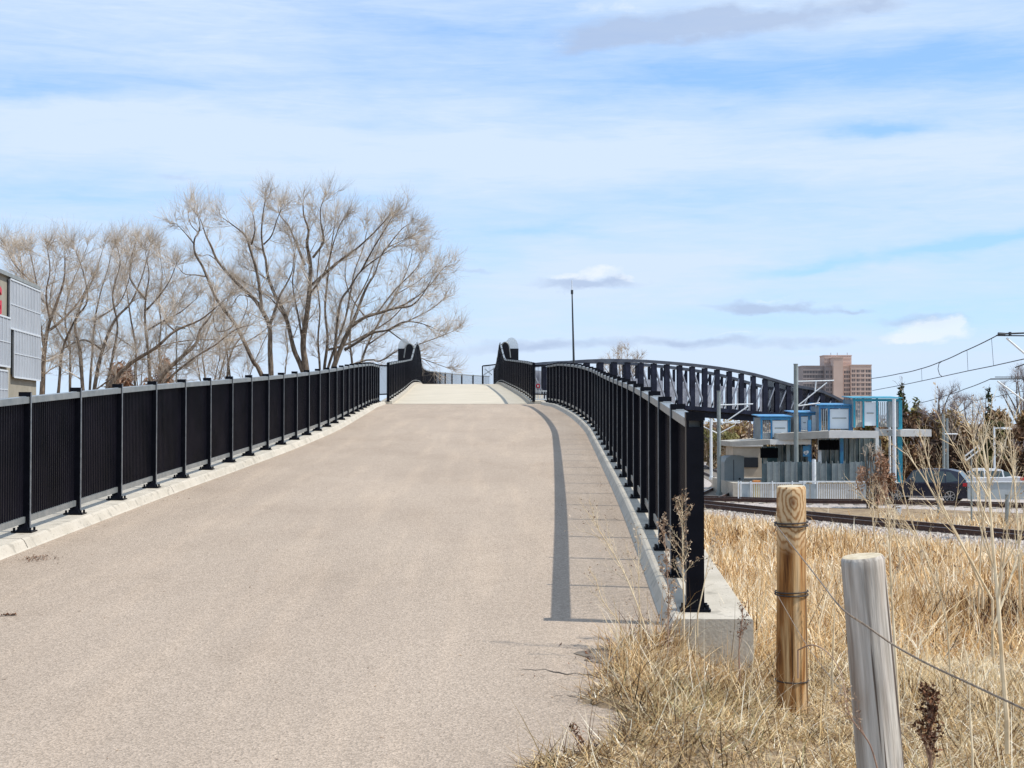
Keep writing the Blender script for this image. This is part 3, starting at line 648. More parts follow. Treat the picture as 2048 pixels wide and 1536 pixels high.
guided_tree('bare_tree', 'wide bare tree spreading right over the far end of the left railing', [
    ([(667, 735), (695, 666), (701, 654), (729, 635), (754, 627), (792, 616), (823, 611), (846, 588), (862, 560)], .22, .025),
    ([(701, 654), (712, 630), (726, 591), (736, 569), (749, 548), (767, 503), (800, 480), (832, 462)], .13, .02),
    ([(689, 700), (714, 685), (745, 666), (776, 660), (807, 644), (839, 646), (870, 657)], .12, .02), ([(670, 735), (672, 670), (681, 605), (700, 575), (723, 541), (767, 508), (807, 480)], .16, .02),
    ([(792, 616), (825, 600), (860, 570), (881, 543), (896, 528)], .06, .015), ([(700, 730), (760, 722), (800, 700), (834, 713), (854, 721), (893, 735)], .08, .02), ([(776, 660), (820, 690), (839, 688), (878, 674), (901, 665)], .05, .015),
    ([(723, 541), (745, 500), (770, 450), (785, 420)], .07, .02), ([(767, 503), (800, 455), (815, 440)], .05, .015), ([(754, 627), (790, 580), (830, 540), (850, 510)], .07, .02)], 92, GT, 2.5, kid=.5, klen=2.4)
guided_tree('bare_tree', 'upright bare tree with several close stems just right of the forked trunk', [
    ([(648, 742), (655, 680), (650, 620), (655, 560), (662, 500), (668, 450), (672, 420)], .15, .02), ([(655, 740), (672, 690), (690, 640), (700, 590), (710, 540), (725, 500), (735, 450)], .13, .02), ([(640, 742), (636, 680), (640, 620), (634, 560), (640, 500), (650, 440)], .11, .02),
    ([(655, 700), (690, 690), (730, 670), (780, 640), (820, 600), (850, 590)], .09, .02)], 95, GT, 2, kid=.6)
guided_tree('bare_tree', 'low bare tree with thin crooked stems in the gap left of the slender forked tree', [
    ([(455, 752), (458, 720), (470, 690), (490, 665), (500, 640)], .12, .03), ([(456, 720), (450, 680), (448, 640), (455, 600), (470, 570)], .09, .02), ([(400, 756), (395, 720), (402, 690), (400, 660), (420, 620)], .06, .02), ([(430, 756), (440, 710), (437, 680), (445, 650)], .05, .02),
    ([(570, 748), (575, 700), (572, 660), (580, 620), (600, 590), (570, 550)], .06, .02), ([(500, 750), (520, 700), (540, 660), (560, 640)], .05, .02)], 98, GT, 2, klen=2.0)
guided_tree('bare_tree', 'fine hazy bare tree filling the crown gap behind the wide spreading tree', [
    ([(720, 735), (735, 690), (760, 640), (790, 590), (815, 540), (825, 500)], .12, .02), ([(705, 735), (700, 680), (705, 620), (735, 560), (755, 500), (765, 455)], .12, .02), ([(735, 690), (780, 660), (820, 640), (860, 620), (885, 600)], .07, .015), ([(735, 640), (700, 590), (690, 540), (700, 490)], .06, .015), ([(790, 590), (840, 560), (870, 530)], .04, .015)], 99, GT, 2, kid=.5, klen=2.6)
guided_tree('bare_tree', 'low hazy bare tree behind the leaning trunks, right of the lamp post', [
    ([(410, 752), (405, 700), (420, 650), (440, 610), (460, 590)], .10, .02), ([(440, 752), (455, 700), (480, 650), (495, 610), (490, 580)], .10, .02), ([(405, 700), (380, 660), (370, 630)], .05, .015), ([(455, 700), (500, 680), (540, 650), (560, 610)], .06, .015)], 102, GT, 2, kid=.5, klen=2.0, tip=.7)
GL = 'bare trees beside the solar building'
lc = dict(CFG); lc['kids'] = (1, 1.9, 2.3, 0)
guided_tree('bare_tree', 'bare tree rising beside the right edge of the building with solar panels', [
    ([(85, 775), (88, 710), (96, 655), (112, 610), (128, 560), (130, 510)], .22, .03), ([(90, 700), (80, 650), (78, 600), (70, 550), (60, 505)], .11, .02), ([(92, 665), (125, 640), (160, 600), (180, 560)], .09, .02), ([(60, 600), (48, 560), (40, 510)], .06, .02), ([(100, 640), (92, 590), (100, 540), (95, 500)], .07, .02), ([(70, 570), (30, 530), (15, 500)], .05, .02)], 80, GL, 2, cfg=lc, klen=2.3, tip=.7, kid=.5, barkm=M_barkL)
guided_tree('bare_tree', 'bare tree with three ivy-dark stems between the building and the lamp post', [
    ([(165, 772), (160, 700), (150, 655), (165, 600), (190, 550), (205, 500)], .17, .02), ([(190, 770), (205, 700), (230, 640), (262, 605), (285, 550), (300, 495)], .17, .02), ([(118, 772), (125, 700), (150, 640), (175, 600), (165, 540), (150, 500)], .13, .02), ([(215, 768), (228, 700), (235, 650), (225, 590), (240, 530), (235, 495)], .12, .02), ([(205, 700), (170, 680), (140, 690), (110, 710)], .08, .02)], 84, GL, 2, cfg=lc, klen=2.3, tip=.7, kid=.5)
guided_tree('bare_tree', 'bare tree with an upright stem and crown just left of the lamp post', [
    ([(300, 768), (296, 700), (290, 640), (292, 590), (298, 550), (290, 500)], .15, .02), ([(293, 620), (320, 590), (340, 560), (352, 530)], .07, .02), ([(292, 600), (262, 560), (262, 520), (272, 480)], .08, .02), ([(296, 660), (330, 640), (360, 625), (390, 600)], .07, .02)], 86, GL, 2, cfg=lc, klen=2.3, tip=.7, kid=.5)
guided_tree('bare_tree', 'leaning bare tree with thick limbs slanting up to the right behind the lamp post', [
    ([(220, 772), (260, 728), (312, 695), (350, 662), (400, 640), (435, 612)], .18, .03), ([(312, 770), (345, 730), (390, 690), (400, 660), (425, 625), (430, 590)], .18, .03), ([(330, 765), (390, 715), (430, 690), (470, 660), (500, 650)], .10, .02), ([(350, 662), (330, 640), (345, 615)], .05, .02), ([(270, 722), (330, 690), (390, 680), (440, 680)], .06, .02)], 77, GL, 1.5, cfg=lc, klen=1.7, tip=1.5, barkm=M_barkL)

guided_tree('bare_tree', 'dense pinkish-tan bare tree behind the three-stemmed tree', [
    ([(140, 772), (140, 700), (130, 640), (140, 580), (160, 530), (175, 490)], .13, .02), ([(180, 772), (185, 700), (190, 640), (200, 590), (215, 540), (225, 500)], .13, .02), ([(140, 700), (110, 650), (100, 600), (110, 550), (115, 510)], .08, .015), ([(190, 640), (235, 610), (255, 570), (265, 520)], .07, .015), ([(130, 640), (85, 600), (45, 550), (25, 515)], .07, .015)], 96, GL, 2, cfg=lc, klen=2.5, tip=.8, kid=.42)
guided_tree('bare_tree', 'dense bare tree behind the upright tree left of the lamp post', [
    ([(270, 768), (272, 700), (262, 640), (255, 590), (250, 540), (262, 490)], .13, .02), ([(325, 768), (318, 700), (322, 650), (318, 600), (325, 550), (318, 505)], .12, .02), ([(272, 700), (230, 670), (200, 650)], .05, .015), ([(322, 650), (355, 610), (370, 580)], .05, .015)], 98, GL, 2, cfg=lc, klen=2.4, tip=.8, kid=.42)
# leafy or brushy plants: stems plus many small faces
def leaf_cloud(n, blobs, size, tone, flat=.35, density=None):
    """n faces scattered in a union of ellipsoid lobes (cx,cy,cz,rx,ry,rz)"""
    B = np.array(blobs); w_ = (B[:, 3] * B[:, 4] * B[:, 5]); w_ = w_ / w_.sum(); idx = RNG.choice(len(B), n, p=w_)
    u = RNG.normal(size=(n, 3)); u /= np.linalg.norm(u, axis=1, keepdims=True); r = RNG.uniform(.25, 1, (n, 1)) ** .55 * RNG.uniform(.85, 1.12, (n, 1))
    c = B[idx, :3] + u * r * B[idx, 3:6]; a = RNG.normal(size=(n, 3)); a /= np.linalg.norm(a, axis=1, keepdims=True); b = np.cross(a, RNG.normal(size=(n, 3))); b /= np.linalg.norm(b, axis=1, keepdims=True)
    s = size * RNG.uniform(.5, 1.4, (n, 1)); V = np.stack([c - a * s - b * s * flat, c + a * s - b * s * flat * .4, c + a * s * .7 + b * s * flat, c - a * s * .6 + b * s * flat * .8], 1).reshape(-1, 3)
    V[:, 2] = np.maximum(V[:, 2], 0.02)
    lobe = RNG.uniform(-.22, .22, len(B))[idx]; t = np.clip(tone + lobe + RNG.normal(0, .16, n), 0, 1)
    return V, np.arange(n * 4).reshape(n, 4), np.repeat(t, 4)
M_brush = tone_mat('dry_brush_foliage', [(0, (0.045, 0.028, 0.02)), (.3, (0.17, 0.095, 0.055)), (.55, (0.32, 0.20, 0.10)), (.8, (0.36, 0.28, 0.11)), (1, (0.62, 0.48, 0.33))], trans=.15)
M_ever = tone_mat('evergreen_foliage', [(0, (0.012, 0.024, 0.014)), (.5, (0.07, 0.085, 0.03)), (.8, (0.20, 0.19, 0.06)), (1, (0.36, 0.32, 0.13))], trans=.1)
M_olive = tone_mat('olive_foliage', [(0, (0.04, 0.04, 0.015)), (.5, (0.14, 0.13, 0.045)), (1, (0.34, 0.30, 0.13))], trans=.15)
M_rustleaf = tone_mat('withered_brown_leaves', [(0, (0.10, 0.045, 0.025)), (.5, (0.27, 0.14, 0.08)), (1, (0.44, 0.28, 0.19))], trans=.2)
M_grey_twig = mat('grey_twigs', (0.19, 0.15, 0.15), 0.9, (0.42, 0.35, 0.32), 1.0)
def brush(name, label, px, top, wpx, d, material, group, n=1700, size=.22, tone=.5, cat='tree', conic=False, stems=5, twig=M_grey_twig):
    h = at(px, top, d).z; b = at(px, 900, d); W = wpx / FPX * d / 2; root = empty(name, (b.x, b.y, 0), label, cat, group); out = []
    c = dict(CFG); c['rmin'] = .012; c['kids'] = (1, 1, 1, 0)
    for k in range(stems):
        x = b.x + random.uniform(-.4, .4) * W; y = b.y + random.uniform(-.5, .5) * W
        limb(out, [Vector((x, y, -.1)), Vector((x + random.uniform(-.2, .2) * W, y, h * .4)), Vector((x + random.uniform(-.5, .5) * W, y, h * random.uniform(.7, .95)))], .09 * h / 6, .02, c, 2, .7, h * .28, tip=h * .15)
    finish_tree(root, out, M_bark, twig)
    if conic:
        bl = [(b.x + random.uniform(-.1, .1), b.y, h * (k + .5) / 9, W * (1 - k / 9.5), W * (1 - k / 9.5), h * .09) for k in range(9)]
    else:
        bl = [(b.x + random.uniform(-.75, .75) * W, b.y + random.uniform(-.6, .6) * W, random.uniform(.12, .78) * h, W * random.uniform(.22, .42), W * .4, h * random.uniform(.1, .2)) for _ in range(13)]
    V, F, t = leaf_cloud(n, bl, size, tone); link('foliage', np_mesh('foliage', V, F, material, t), root); return root
GB = 'brush behind the station'
B = [('dry_shrub', 'dark brown tangled brush directly right of the blue station tower', 1795, 815, 110, 104, M_brush, .35), ('dry_shrub', 'olive and brown brush below the crooked bare tree', 1860, 806, 120, 112, M_brush, .5),
     ('dry_shrub', 'tall tan brush behind the parked dark car', 1925, 812, 110, 106, M_brush, .62), ('dry_shrub', 'olive-green brush behind the small lamp posts', 1975, 835, 110, 100, M_olive, .35),
     ('dry_shrub', 'red-brown brush at the right edge of the picture', 2030, 802, 120, 108, M_brush, .42), ('dry_shrub', 'dark purple-brown low brush under the red-brown brush', 2040, 885, 90, 96, M_brush, .12),
     ('dry_shrub', 'dark low brush right of the crooked tree', 1905, 870, 90, 98, M_brush, .08), ('dry_shrub', 'low brown brush right of the station canopy', 1840, 872, 80, 97, M_brush, .2),  # last value is the foliage tone, darker for the low brush
     ('dry_shrub', 'tan brush seen between the bridge pier and the blue shelters', 1505, 842, 60, 150, M_brush, .75), ('dry_shrub', 'pale olive bushes under the truss bridge deck', 1455, 850, 80, 155, M_olive, .8), ('dry_shrub', 'small greenish bush right behind the railing end post', 1412, 846, 60, 160, M_olive, .6)]
B += [('dry_shrub', 'brown brush seen through the gap between the two shelters', 1625, 838, 70, 135, M_brush, .5), ('dry_shrub', 'brown brush glimpsed behind the lower left shelter', 1560, 842, 80, 140, M_brush, .55), ('dry_shrub', 'brown brush behind the blue boxes of the upper right shelter', 1700, 832, 90, 132, M_brush, .45), ('dry_shrub', 'dull olive brush hidden behind the tall blue station tower', 1755, 826, 70, 128, M_olive, .4), ('dry_shrub', 'pale tan bushes low behind the shorter catenary pole', 1430, 868, 90, 135, M_brush, .85)]
for nm, lb, px, top, wp, d, m_, tn in B: brush(nm, lb, px, top, wp, d, m_, GB, tone=tn, n=2600 if px > 1600 else 1300, cat='shrub')
brush('withered_tree', 'rounded withered brown tree far behind the lamp post and left railing', 286, 700, 130, 120, M_rustleaf, None, n=9000, size=.2, tone=.75)
brush('evergreen_tree', 'dark pointed evergreen just right of the blue station tower', 1806, 768, 40, 118, M_ever, 'evergreens on the right', n=1500, size=.3, tone=.35, conic=True, stems=1)
brush('evergreen_tree', 'bushy olive evergreen with a broad crown behind the grey canopy', 1832, 800, 100, 112, M_ever, 'evergreens on the right', n=3000, size=.25, tone=.8, conic=True, stems=2)
brush('evergreen_tree', 'small blue-green spruce top poking above the brush near the right edge', 1978, 776, 34, 135, M_ever, 'evergreens on the right', n=1100, size=.28, tone=.2, conic=True, stems=1)
brush('evergreen_tree', 'low evergreen peeking over the shelter roof beside the tower block', 1752, 786, 46, 125, M_ever, 'evergreens on the right', n=1000, size=.28, tone=.65, stems=1)
_bl = [(x_ + random.uniform(-4, 4), 300 + random.uniform(-12, 12), random.uniform(.8, 3.2), random.uniform(4, 8), 5, random.uniform(1.6, 3.0)) for x_ in range(-150, 260, 5)]
V, F, t = leaf_cloud(26000, _bl, .55, .5); tag(link('treeline', np_mesh('treeline', V, F, M_brush, t)), 'far brown line of woods along the horizon beyond the bridge', 'woods', kind='stuff')
def free_tree(label, px, base, top, wpx, d, group, n=7, rm=.012, twig=M_grey_twig, lean=0):
    b = at(px, base, d); h = at(px, top, d).z - max(b.z, 0); z0 = max(b.z, 0); root = empty('bare_tree', (b.x, b.y, z0), label, 'tree', group); out = []; W = wpx / FPX * d / 2; c = dict(CFG); c['rmin'] = rm; c['kids'] = (1, 1.4, 1.7, 0)
    fk = Vector((b.x + lean * .3, b.y, z0 + h * .35)); limb(out, [Vector((b.x, b.y, z0 - .2)), Vector((b.x + lean * .1, b.y, z0 + h * .2)), fk], .028 * h, .02 * h, c, 1, 9, 1)
    for k in range(n):
        a = (k + .5) / n * 2 - 1; limb(out, [fk, fk + Vector((a * W * .5 + lean * .2, random.uniform(-1, 1) * W * .4, h * .25)), fk + Vector((a * W * .85 + lean * .5, random.uniform(-1, 1) * W * .6, h * .55 * (1 - .45 * a * a) * random.uniform(.85, 1.1)))], .014 * h, .03, c, 3, .8, h * .2, tip=h * .14)
    finish_tree(root, out, M_bark, twig, wh=(1.1, .35 * h / 9, 1.0 * h / 9, .0065 * h / 9))
GR = 'bare trees on the right'
free_tree('crooked bare tree with a twisted trunk rising above the brush behind the canopy', 1868, 940, 768, 100, 108, GR, lean=1.2)
free_tree('fine-twigged bare tree above the brush between the crooked tree and the spruce top', 1940, 930, 785, 90, 122, GR, 6)
free_tree('bare tree cut by the right edge under the overhead wires', 2045, 930, 745, 90, 118, GR, 8)
free_tree('hazy bare tree whose crown shows just above the left part of the truss', 1245, 840, 694, 100, 230, GR, 9, .016, M_twig)
free_tree('grey bare tree behind the parked dark car and leaning post', 1905, 930, 810, 60, 101, GR, 5)

# ------------------------------------------------------------ tower block far away
M_brick = mat('tan_brick', (0.52, 0.385, 0.32), 0.9, (0.60, 0.46, 0.39), .05, 5)
M_brickd = mat('grey_brick', (0.27, 0.235, 0.23), 0.9, (0.36, 0.31, 0.30), .05, 5)
M_win = mat('far_window_glass', (0.05, 0.05, 0.06), 0.25, (0.10, 0.10, 0.11), .3)
tb = empty('tower_block', (at(1675, 845, 1290).x, 1290, 0), 'distant tan brick apartment tower block rising behind the end of the truss bridge', 'building')
def wing(x0, x1, top, d, depth, m_, cols, rows, y0, y1, nm='wall'):
    a, b = at(x0, top, d), at(x1, top, d); mb = MB(); mb.box(a.x, b.x, d, d + depth, -1, a.z); mb.box(a.x - .3, b.x + .3, d - .3, d + depth, a.z + .01, a.z + .8); mb.build(nm, m_, tb)
    pw = (b.x - a.x)
    for c in cols:
        z1, z0 = at(x0, y0, d).z, 2.0; xx = a.x + pw * c; mbw = MB(); mbw.box(xx - 1.0, xx + 1.0, d - .12, d + .1, z0, z1); mbw.build('window_strip', M_win, tb)
    mb = MB()
    if cols:
        for r in range(rows + 1): z = at(x0, y0 + (y1 - y0) * r / rows, d).z; mb.box(a.x + .2, b.x - .2, d - .3, d + .05, z - 1.4, z)
        for c in cols: xx = a.x + pw * c; mb.box(xx - .18, xx + .18, d - .26, d + .05, 2, at(x0, y0, d).z)
        mb.build('floor_bands', m_, tb)
wing(1605, 1650, 733, 1296, 20, M_brickd, [.1, .24, .38, .52, .66, .8, .93], 11, 738, 835)
wing(1650, 1668, 733, 1291, 20, M_brickd, [.25, .75], 11, 738, 835)
wing(1667, 1686, 716, 1286, 22, M_brick, [], 0, 0, 0)
wing(1686, 1701, 733, 1290, 20, M_brick, [.3, .72], 11, 738, 835)
wing(1648, 1703, 712, 1300, 18, M_brick, [.45], 1, 714, 722, 'penthouse')
wing(1701, 1743, 731, 1288, 20, M_brick, [.14, .36, .58, .80, .94], 11, 736, 835)
mb = MB()
for x in (1664, 1677, 1697): a = at(x, 712, 1300); mb.tube([(a.x, 1305, a.z), (a.x, 1305, a.z + 3)], .25, 5)
mb.build('roof_mast', M_brickd, tb)

# ------------------------------------------------------------ solar building on the left
M_stucco = mat('beige_stucco', (0.27, 0.245, 0.19), 0.9, (0.34, 0.31, 0.25), 1.5, 7, bump=.003, bscale=30)
sb = empty('solar_building', (-18.6, 56, 0), 'beige stucco building with pale solar panels on its wall at the left edge', 'building')
FA = Vector((-18.42, 60.0, 0)); FB = Vector((-17.62, 52.4, 0)); fd = (FB - FA).normalized(); fo = Vector((1, .1, 0)).normalized()      # wall runs along the view
def WP(px, py, out=0.0):
    """point on the facade plane at pixel px, py"""
    u = (px - 1024) / FPX; A_ = FA + fo * out; B_ = FB + fo * out; t = (A_.x - u * A_.y) / (u * (B_.y - A_.y) - (B_.x - A_.x)); q = A_ + (B_ - A_) * t; return at(px, py, q.y)
zt = at(80, 580, 60.0).z; X0 = FA - fo * 0; X1 = FA + fd * 22
mb = MB(); mb.quadbox([(FA.x - 14, FA.y + 1.2, -.3), (X1.x - 14, X1.y, -.3), (X1.x, X1.y, -.3), (FA.x, FA.y, -.3), (FA.x - 14, FA.y + 1.2, zt), (X1.x - 14, X1.y, zt), (X1.x, X1.y, zt), (FA.x, FA.y, zt)]); mb.build('wall', M_stucco, sb)
mb = MB(); mb.quadbox([(FA.x - 14, FA.y + 1.4, zt + .003), (X1.x - 14, X1.y, zt + .003), (X1.x + .12, X1.y, zt + .003), (FA.x + .12, FA.y + .1, zt + .003), (FA.x - 14, FA.y + 1.4, zt + .14), (X1.x - 14, X1.y, zt + .14), (X1.x + .12, X1.y, zt + .14), (FA.x + .12, FA.y + .1, zt + .14)]); mb.build('roof_edge', mat('roof_edge_metal', (.2, .22, .22), .4, (.3, .32, .31), 3), sb)
M_cell = mat('solar_cells', (0.34, 0.365, 0.40), 0.3, (0.42, 0.445, 0.48), .6, spec=.6); M_grid = mat('panel_frame', (0.62, 0.66, 0.70), 0.4)
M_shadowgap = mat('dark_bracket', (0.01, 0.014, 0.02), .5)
for (xa, xb, ya, yb, yc, yd) in ((20, 80.5, 559, 655, 582, 674), (28, 81, 658, 752, 674, 763), (-60, 20, 600, 700, 648, 753), (-60, 15, 720, 800, 752, 830)):
    # corners: left top/bottom, right top/bottom given by pixel rows
    lt, lb_, rt_, rb = WP(xa, ya, .14), WP(xa, yb, .14), WP(xb, yc, .14), WP(xb, yd, .14)
    top = max(lt.z, rt_.z); bot = min(lb_.z, rb.z); top = (lt.z + rt_.z) / 2; bot = (lb_.z + rb.z) / 2
    lt.z = rt_.z = top; lb_.z = rb.z = bot; t_ = -fo * .05
    pn = empty('solar_panel', (lb_.x, lb_.y, lb_.z), None, None); pn.parent = sb; pn.matrix_parent_inverse = Matrix.Translation(-Vector(sb.location))
    for k in ('category', 'label'):
        if k in pn: del pn[k]
    def sub(mb, nm, m_): o = bpy.data.objects.new(nm, mb.mesh(nm, m_)); COL.objects.link(o); o.parent = pn; o.matrix_parent_inverse = Matrix.Translation(-(Vector(pn.location)))
    mb = MB(); mb.quadbox([lb_, rb, rb + t_, lb_ + t_, lt, rt_, rt_ + t_, lt + t_]); sub(mb, 'cells', M_cell)
    mb = MB(); ax = (rb - lb_); o_ = fo * .006; u = Vector((0, 0, 1))
    for k in range(11):
        p = lb_ + ax * (k / 10); wd = .05 if k in (0, 10) else .03; mb.beam(p + o_, p + o_ + u * (top - bot), wd, .012, side=ax)
    for z in (0, .5, 1): p0 = lb_ + o_ * 1.4 + u * (top - bot) * z; mb.beam(p0, p0 + ax, .014, .06 if z != .5 else .03, side=fo)
    sub(mb, 'frame', M_grid)
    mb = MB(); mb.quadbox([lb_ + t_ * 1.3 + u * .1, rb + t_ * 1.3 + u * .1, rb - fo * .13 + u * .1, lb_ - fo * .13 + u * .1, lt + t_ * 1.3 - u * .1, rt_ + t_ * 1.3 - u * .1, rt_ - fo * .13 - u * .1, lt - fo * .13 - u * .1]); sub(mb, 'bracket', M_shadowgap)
# part of a red letter on the wall
c = WP(0, 606, .05); cu = bpy.data.curves.new('letter', 'FONT'); cu.body = 'G'; cu.size = 1.35; cu.extrude = .04; cu.align_x = 'RIGHT'; cu.align_y = 'CENTER'; cu.materials.append(M_red); cu.offset = .03
lo = bpy.data.objects.new('letter_tmp', cu); COL.objects.link(lo)
me = lo.to_mesh(); me2 = me.copy(); lo.to_mesh_clear(); bpy.data.objects.remove(lo)
me2.materials.clear(); me2.materials.append(M_red)
sg = bpy.data.objects.new('sign_letter', me2); COL.objects.link(sg); sg.parent = sb; ang = math.atan2(-fd.y, -fd.x)
rt_end = WP(2, 606, .06); sg.matrix_parent_inverse = Matrix.Translation(-Vector(sb.location)); sg.location = rt_end; sg.rotation_euler = (pi / 2, 0, ang)

# ------------------------------------------------------------ lamp post on the left, mast on the bridge
def lamp(label, px, base, top, d, armpx, r=.06, m_=None, group=None):
    b = at(px, base, d); t = at(px, top, d); rt = empty('street_lamp', (b.x, b.y, max(0, min(b.z, 0.0)) if base > 900 else 0), label, 'street lamp', group); m_ = m_ or M_alu
    mb = MB(); mb.tube([(b.x, b.y, 0), (b.x, b.y, t.z)], [r, r * .75], 10); mb.build('pole', m_, rt)
    e = at(px + armpx, top + 4, d); mb = MB(); mb.beam((b.x, b.y, t.z - .1), (e.x, e.y, t.z - .06), .06, .06); mb.build('arm', m_, rt)
    mb = MB(); s = 1 if armpx > 0 else -1; mb.quadbox([(e.x - .28, e.y - .14, t.z - .16), (e.x + .28, e.y - .14, t.z - .16), (e.x + .28, e.y + .14, t.z - .16), (e.x - .28, e.y + .14, t.z - .16), (e.x - .2, e.y - .1, t.z - .03), (e.x + .2, e.y - .1, t.z - .03), (e.x + .2, e.y + .1, t.z - .03), (e.x - .2, e.y + .1, t.z - .03)]); mb.build('lamp_head', m_, rt)
lamp('slim teal-grey street lamp standing among the bare trees behind the left railing', 352, 900, 652, 80, 9, .055, mat('teal_grey_pole', (.07, .12, .13), .5, (.11, .16, .17), 3))
b = at(1147.5, 722, 112); t = at(1143.5, 560, 112); rt = empty('mast', (b.x, b.y, 0), 'tall thin dark mast with a pale tip rising behind the right railing', 'mast')
mid = b.lerp(t, .86); mb = MB(); mb.tube([(b.x, b.y, 0), b, mid], [.11, .08, .045], 8); mb.tube([mid - Vector((0, 0, .2)), mid + Vector((0, 0, .1))], .09, 8); mb.build('pole', M_wire, rt)
mb = MB(); mb.tube([mid, t], .03, 6); mb.build('tip', M_white, rt)

# ------------------------------------------------------------ railway tracks, ballast
TR1 = [(27.5, 33, .22), (20.6, 45, .22), (17.4, 51.9, .22), (13.0, 61.5, .22), (8.9, 72.6, .22), (4.6, 86, .22), (1, 100, .22)]
TR2 = [(37, 60, .1), (30, 67.8, .1), (24.3, 73.2, .1), (19.4, 76.4, .1), (13.5, 78.0, .1), (8, 83, .1), (3, 95, .1)]
TR3 = [(10, 80.5, .08), (12.2, 90, .08), (14.4, 102, .08), (15.4, 115, .08), (16.2, 132, .08), (18, 160, .08)]
def offs(P, o, dz=0): return [P[i] + nrm(P, i) * o + Vector((0, 0, dz)) for i in range(len(P))]
def track(tab, label, ties=True, vis=60):
    P = sample(tab, 8); rt = empty('railway_track', (P[0].x, P[0].y, 0), label, 'railway track', 'light rail tracks')
    for o in (-.72, .72):
        Q = offs(P, o); mb = MB(); hd = MB()
        prof = [(-.07, 0), (-.07, .02), (-.012, .035), (-.012, .125), (-.036, .135), (-.036, .17), (.036, .17), (.036, .135), (.012, .125), (.012, .035), (.07, .02), (.07, 0)]
        mb.strip([[Q[i] + nrm(P, i) * a + Vector((0, 0, b)) for a, b in prof] for i in range(len(Q))], closed=True)
        hd.strip([[Q[i] + nrm(P, i) * a + Vector((0, 0, b)) for a, b in ((-.034, .173), (.034, .173))] for i in range(len(Q))])
        r = mb.build('rail', M_rust, rt); o2 = bpy.data.objects.new('rail_head', hd.mesh('rail_head', M_railtop)); COL.objects.link(o2); o2.parent = r
    L_ = 0; nxt = 0; tm = MB(); tm.box(-1.25, 1.25, -.12, .12, -.16, 0.0); me = tm.mesh('sleeper', M_tie); cnt = 0
    for i in range(len(P) - 1):
        sl_ = (P[i + 1] - P[i]).length
        while nxt < L_ + sl_ and cnt < 98:
            q = P[i].lerp(P[i + 1], (nxt - L_) / sl_); n = nrm(P, i); o = bpy.data.objects.new('sleeper', me); COL.objects.link(o); o.parent = rt; o.location = q - Vector(rt.location) + Vector((0, 0, -.003)); o.rotation_euler = (0, 0, math.atan2(n.y, n.x)); nxt += .72; cnt += 1
        L_ += sl_
    return P
P1 = track(TR1, 'rusty near railway track crossing on gravel right of the railing'); P2 = track(TR2, 'second railway track just in front of the white station fence and dark car'); P3 = track(TR3, 'far railway track running away under the truss bridge')
def ballast(P, hw, label_name):
    mb = MB(); rows = []
    for i in range(len(P)):
        n = nrm(P, i); z = P[i].z; rows.append([P[i] + n * a + Vector((0, 0, b - z if b < 0 or a in () else b)) if False else Vector(((P[i] + n * a).x, (P[i] + n * a).y, b)) for a, b in ((-hw - 1.0, -.05), (-hw, z - .05), (-.9, z - .04), (0, z - .05), (.9, z - .04), (hw, z - .05), (hw + 1.0, -.05))])
    mb.strip(rows); return mb
for P, hw in ((P1, 2.0), (P2, 2.2), (P3, 1.8)): tag(ballast(P, hw, '').build('track_bed', M_ballast, smooth=True), kind='structure')
# loose ballast stones in front of the near track: one uncountable mass
n = 9000; ts = RNG.uniform(0, .62, n); off = RNG.normal(0, 1.35, n) - .6
PA = np.array([tuple(p) for p in P1]); u = ts * (len(PA) - 1); i0 = u.astype(int); fr = (u - i0)[:, None]; q = PA[i0] * (1 - fr) + PA[np.minimum(i0 + 1, len(PA) - 1)] * fr; nn = np.array([tuple(nrm(P1, int(k))) for k in i0])
q = q - nn * 0 + nn * (off)[:, None]; q[:, 2] = np.clip(.2 - np.maximum(np.abs(off) - 2, 0) * .15, .03, .2); sz = RNG.uniform(.025, .07, (n, 1))
T = np.array([(1, 0, 0), (-.5, .8, 0), (-.5, -.8, 0), (0, 0, .9)]); rot = RNG.uniform(0, 6.28, n); c_, s_ = np.cos(rot), np.sin(rot)
VV = np.stack([np.stack([q[:, 0] + (t[0] * c_ - t[1] * s_) * sz[:, 0], q[:, 1] + (t[0] * s_ + t[1] * c_) * sz[:, 0], q[:, 2] + (t[2] - .2) * sz[:, 0]], 1) for t in T], 1).reshape(-1, 3)
FF = np.concatenate([np.arange(n)[:, None] * 4 + np.array([f]) for f in ((0, 1, 3), (1, 2, 3), (2, 0, 3))], 0)
M_stone = tone_mat('ballast_stones', [(0, (0.12, 0.09, 0.08)), (.5, (0.36, 0.32, 0.29)), (1, (0.62, 0.57, 0.52))])
tag(link('ballast_stones', np_mesh('ballast_stones', VV, FF, M_stone, np.repeat(RNG.uniform(0, 1, n), 4))), 'loose pale crushed stone along the near railway track', 'gravel', kind='stuff')

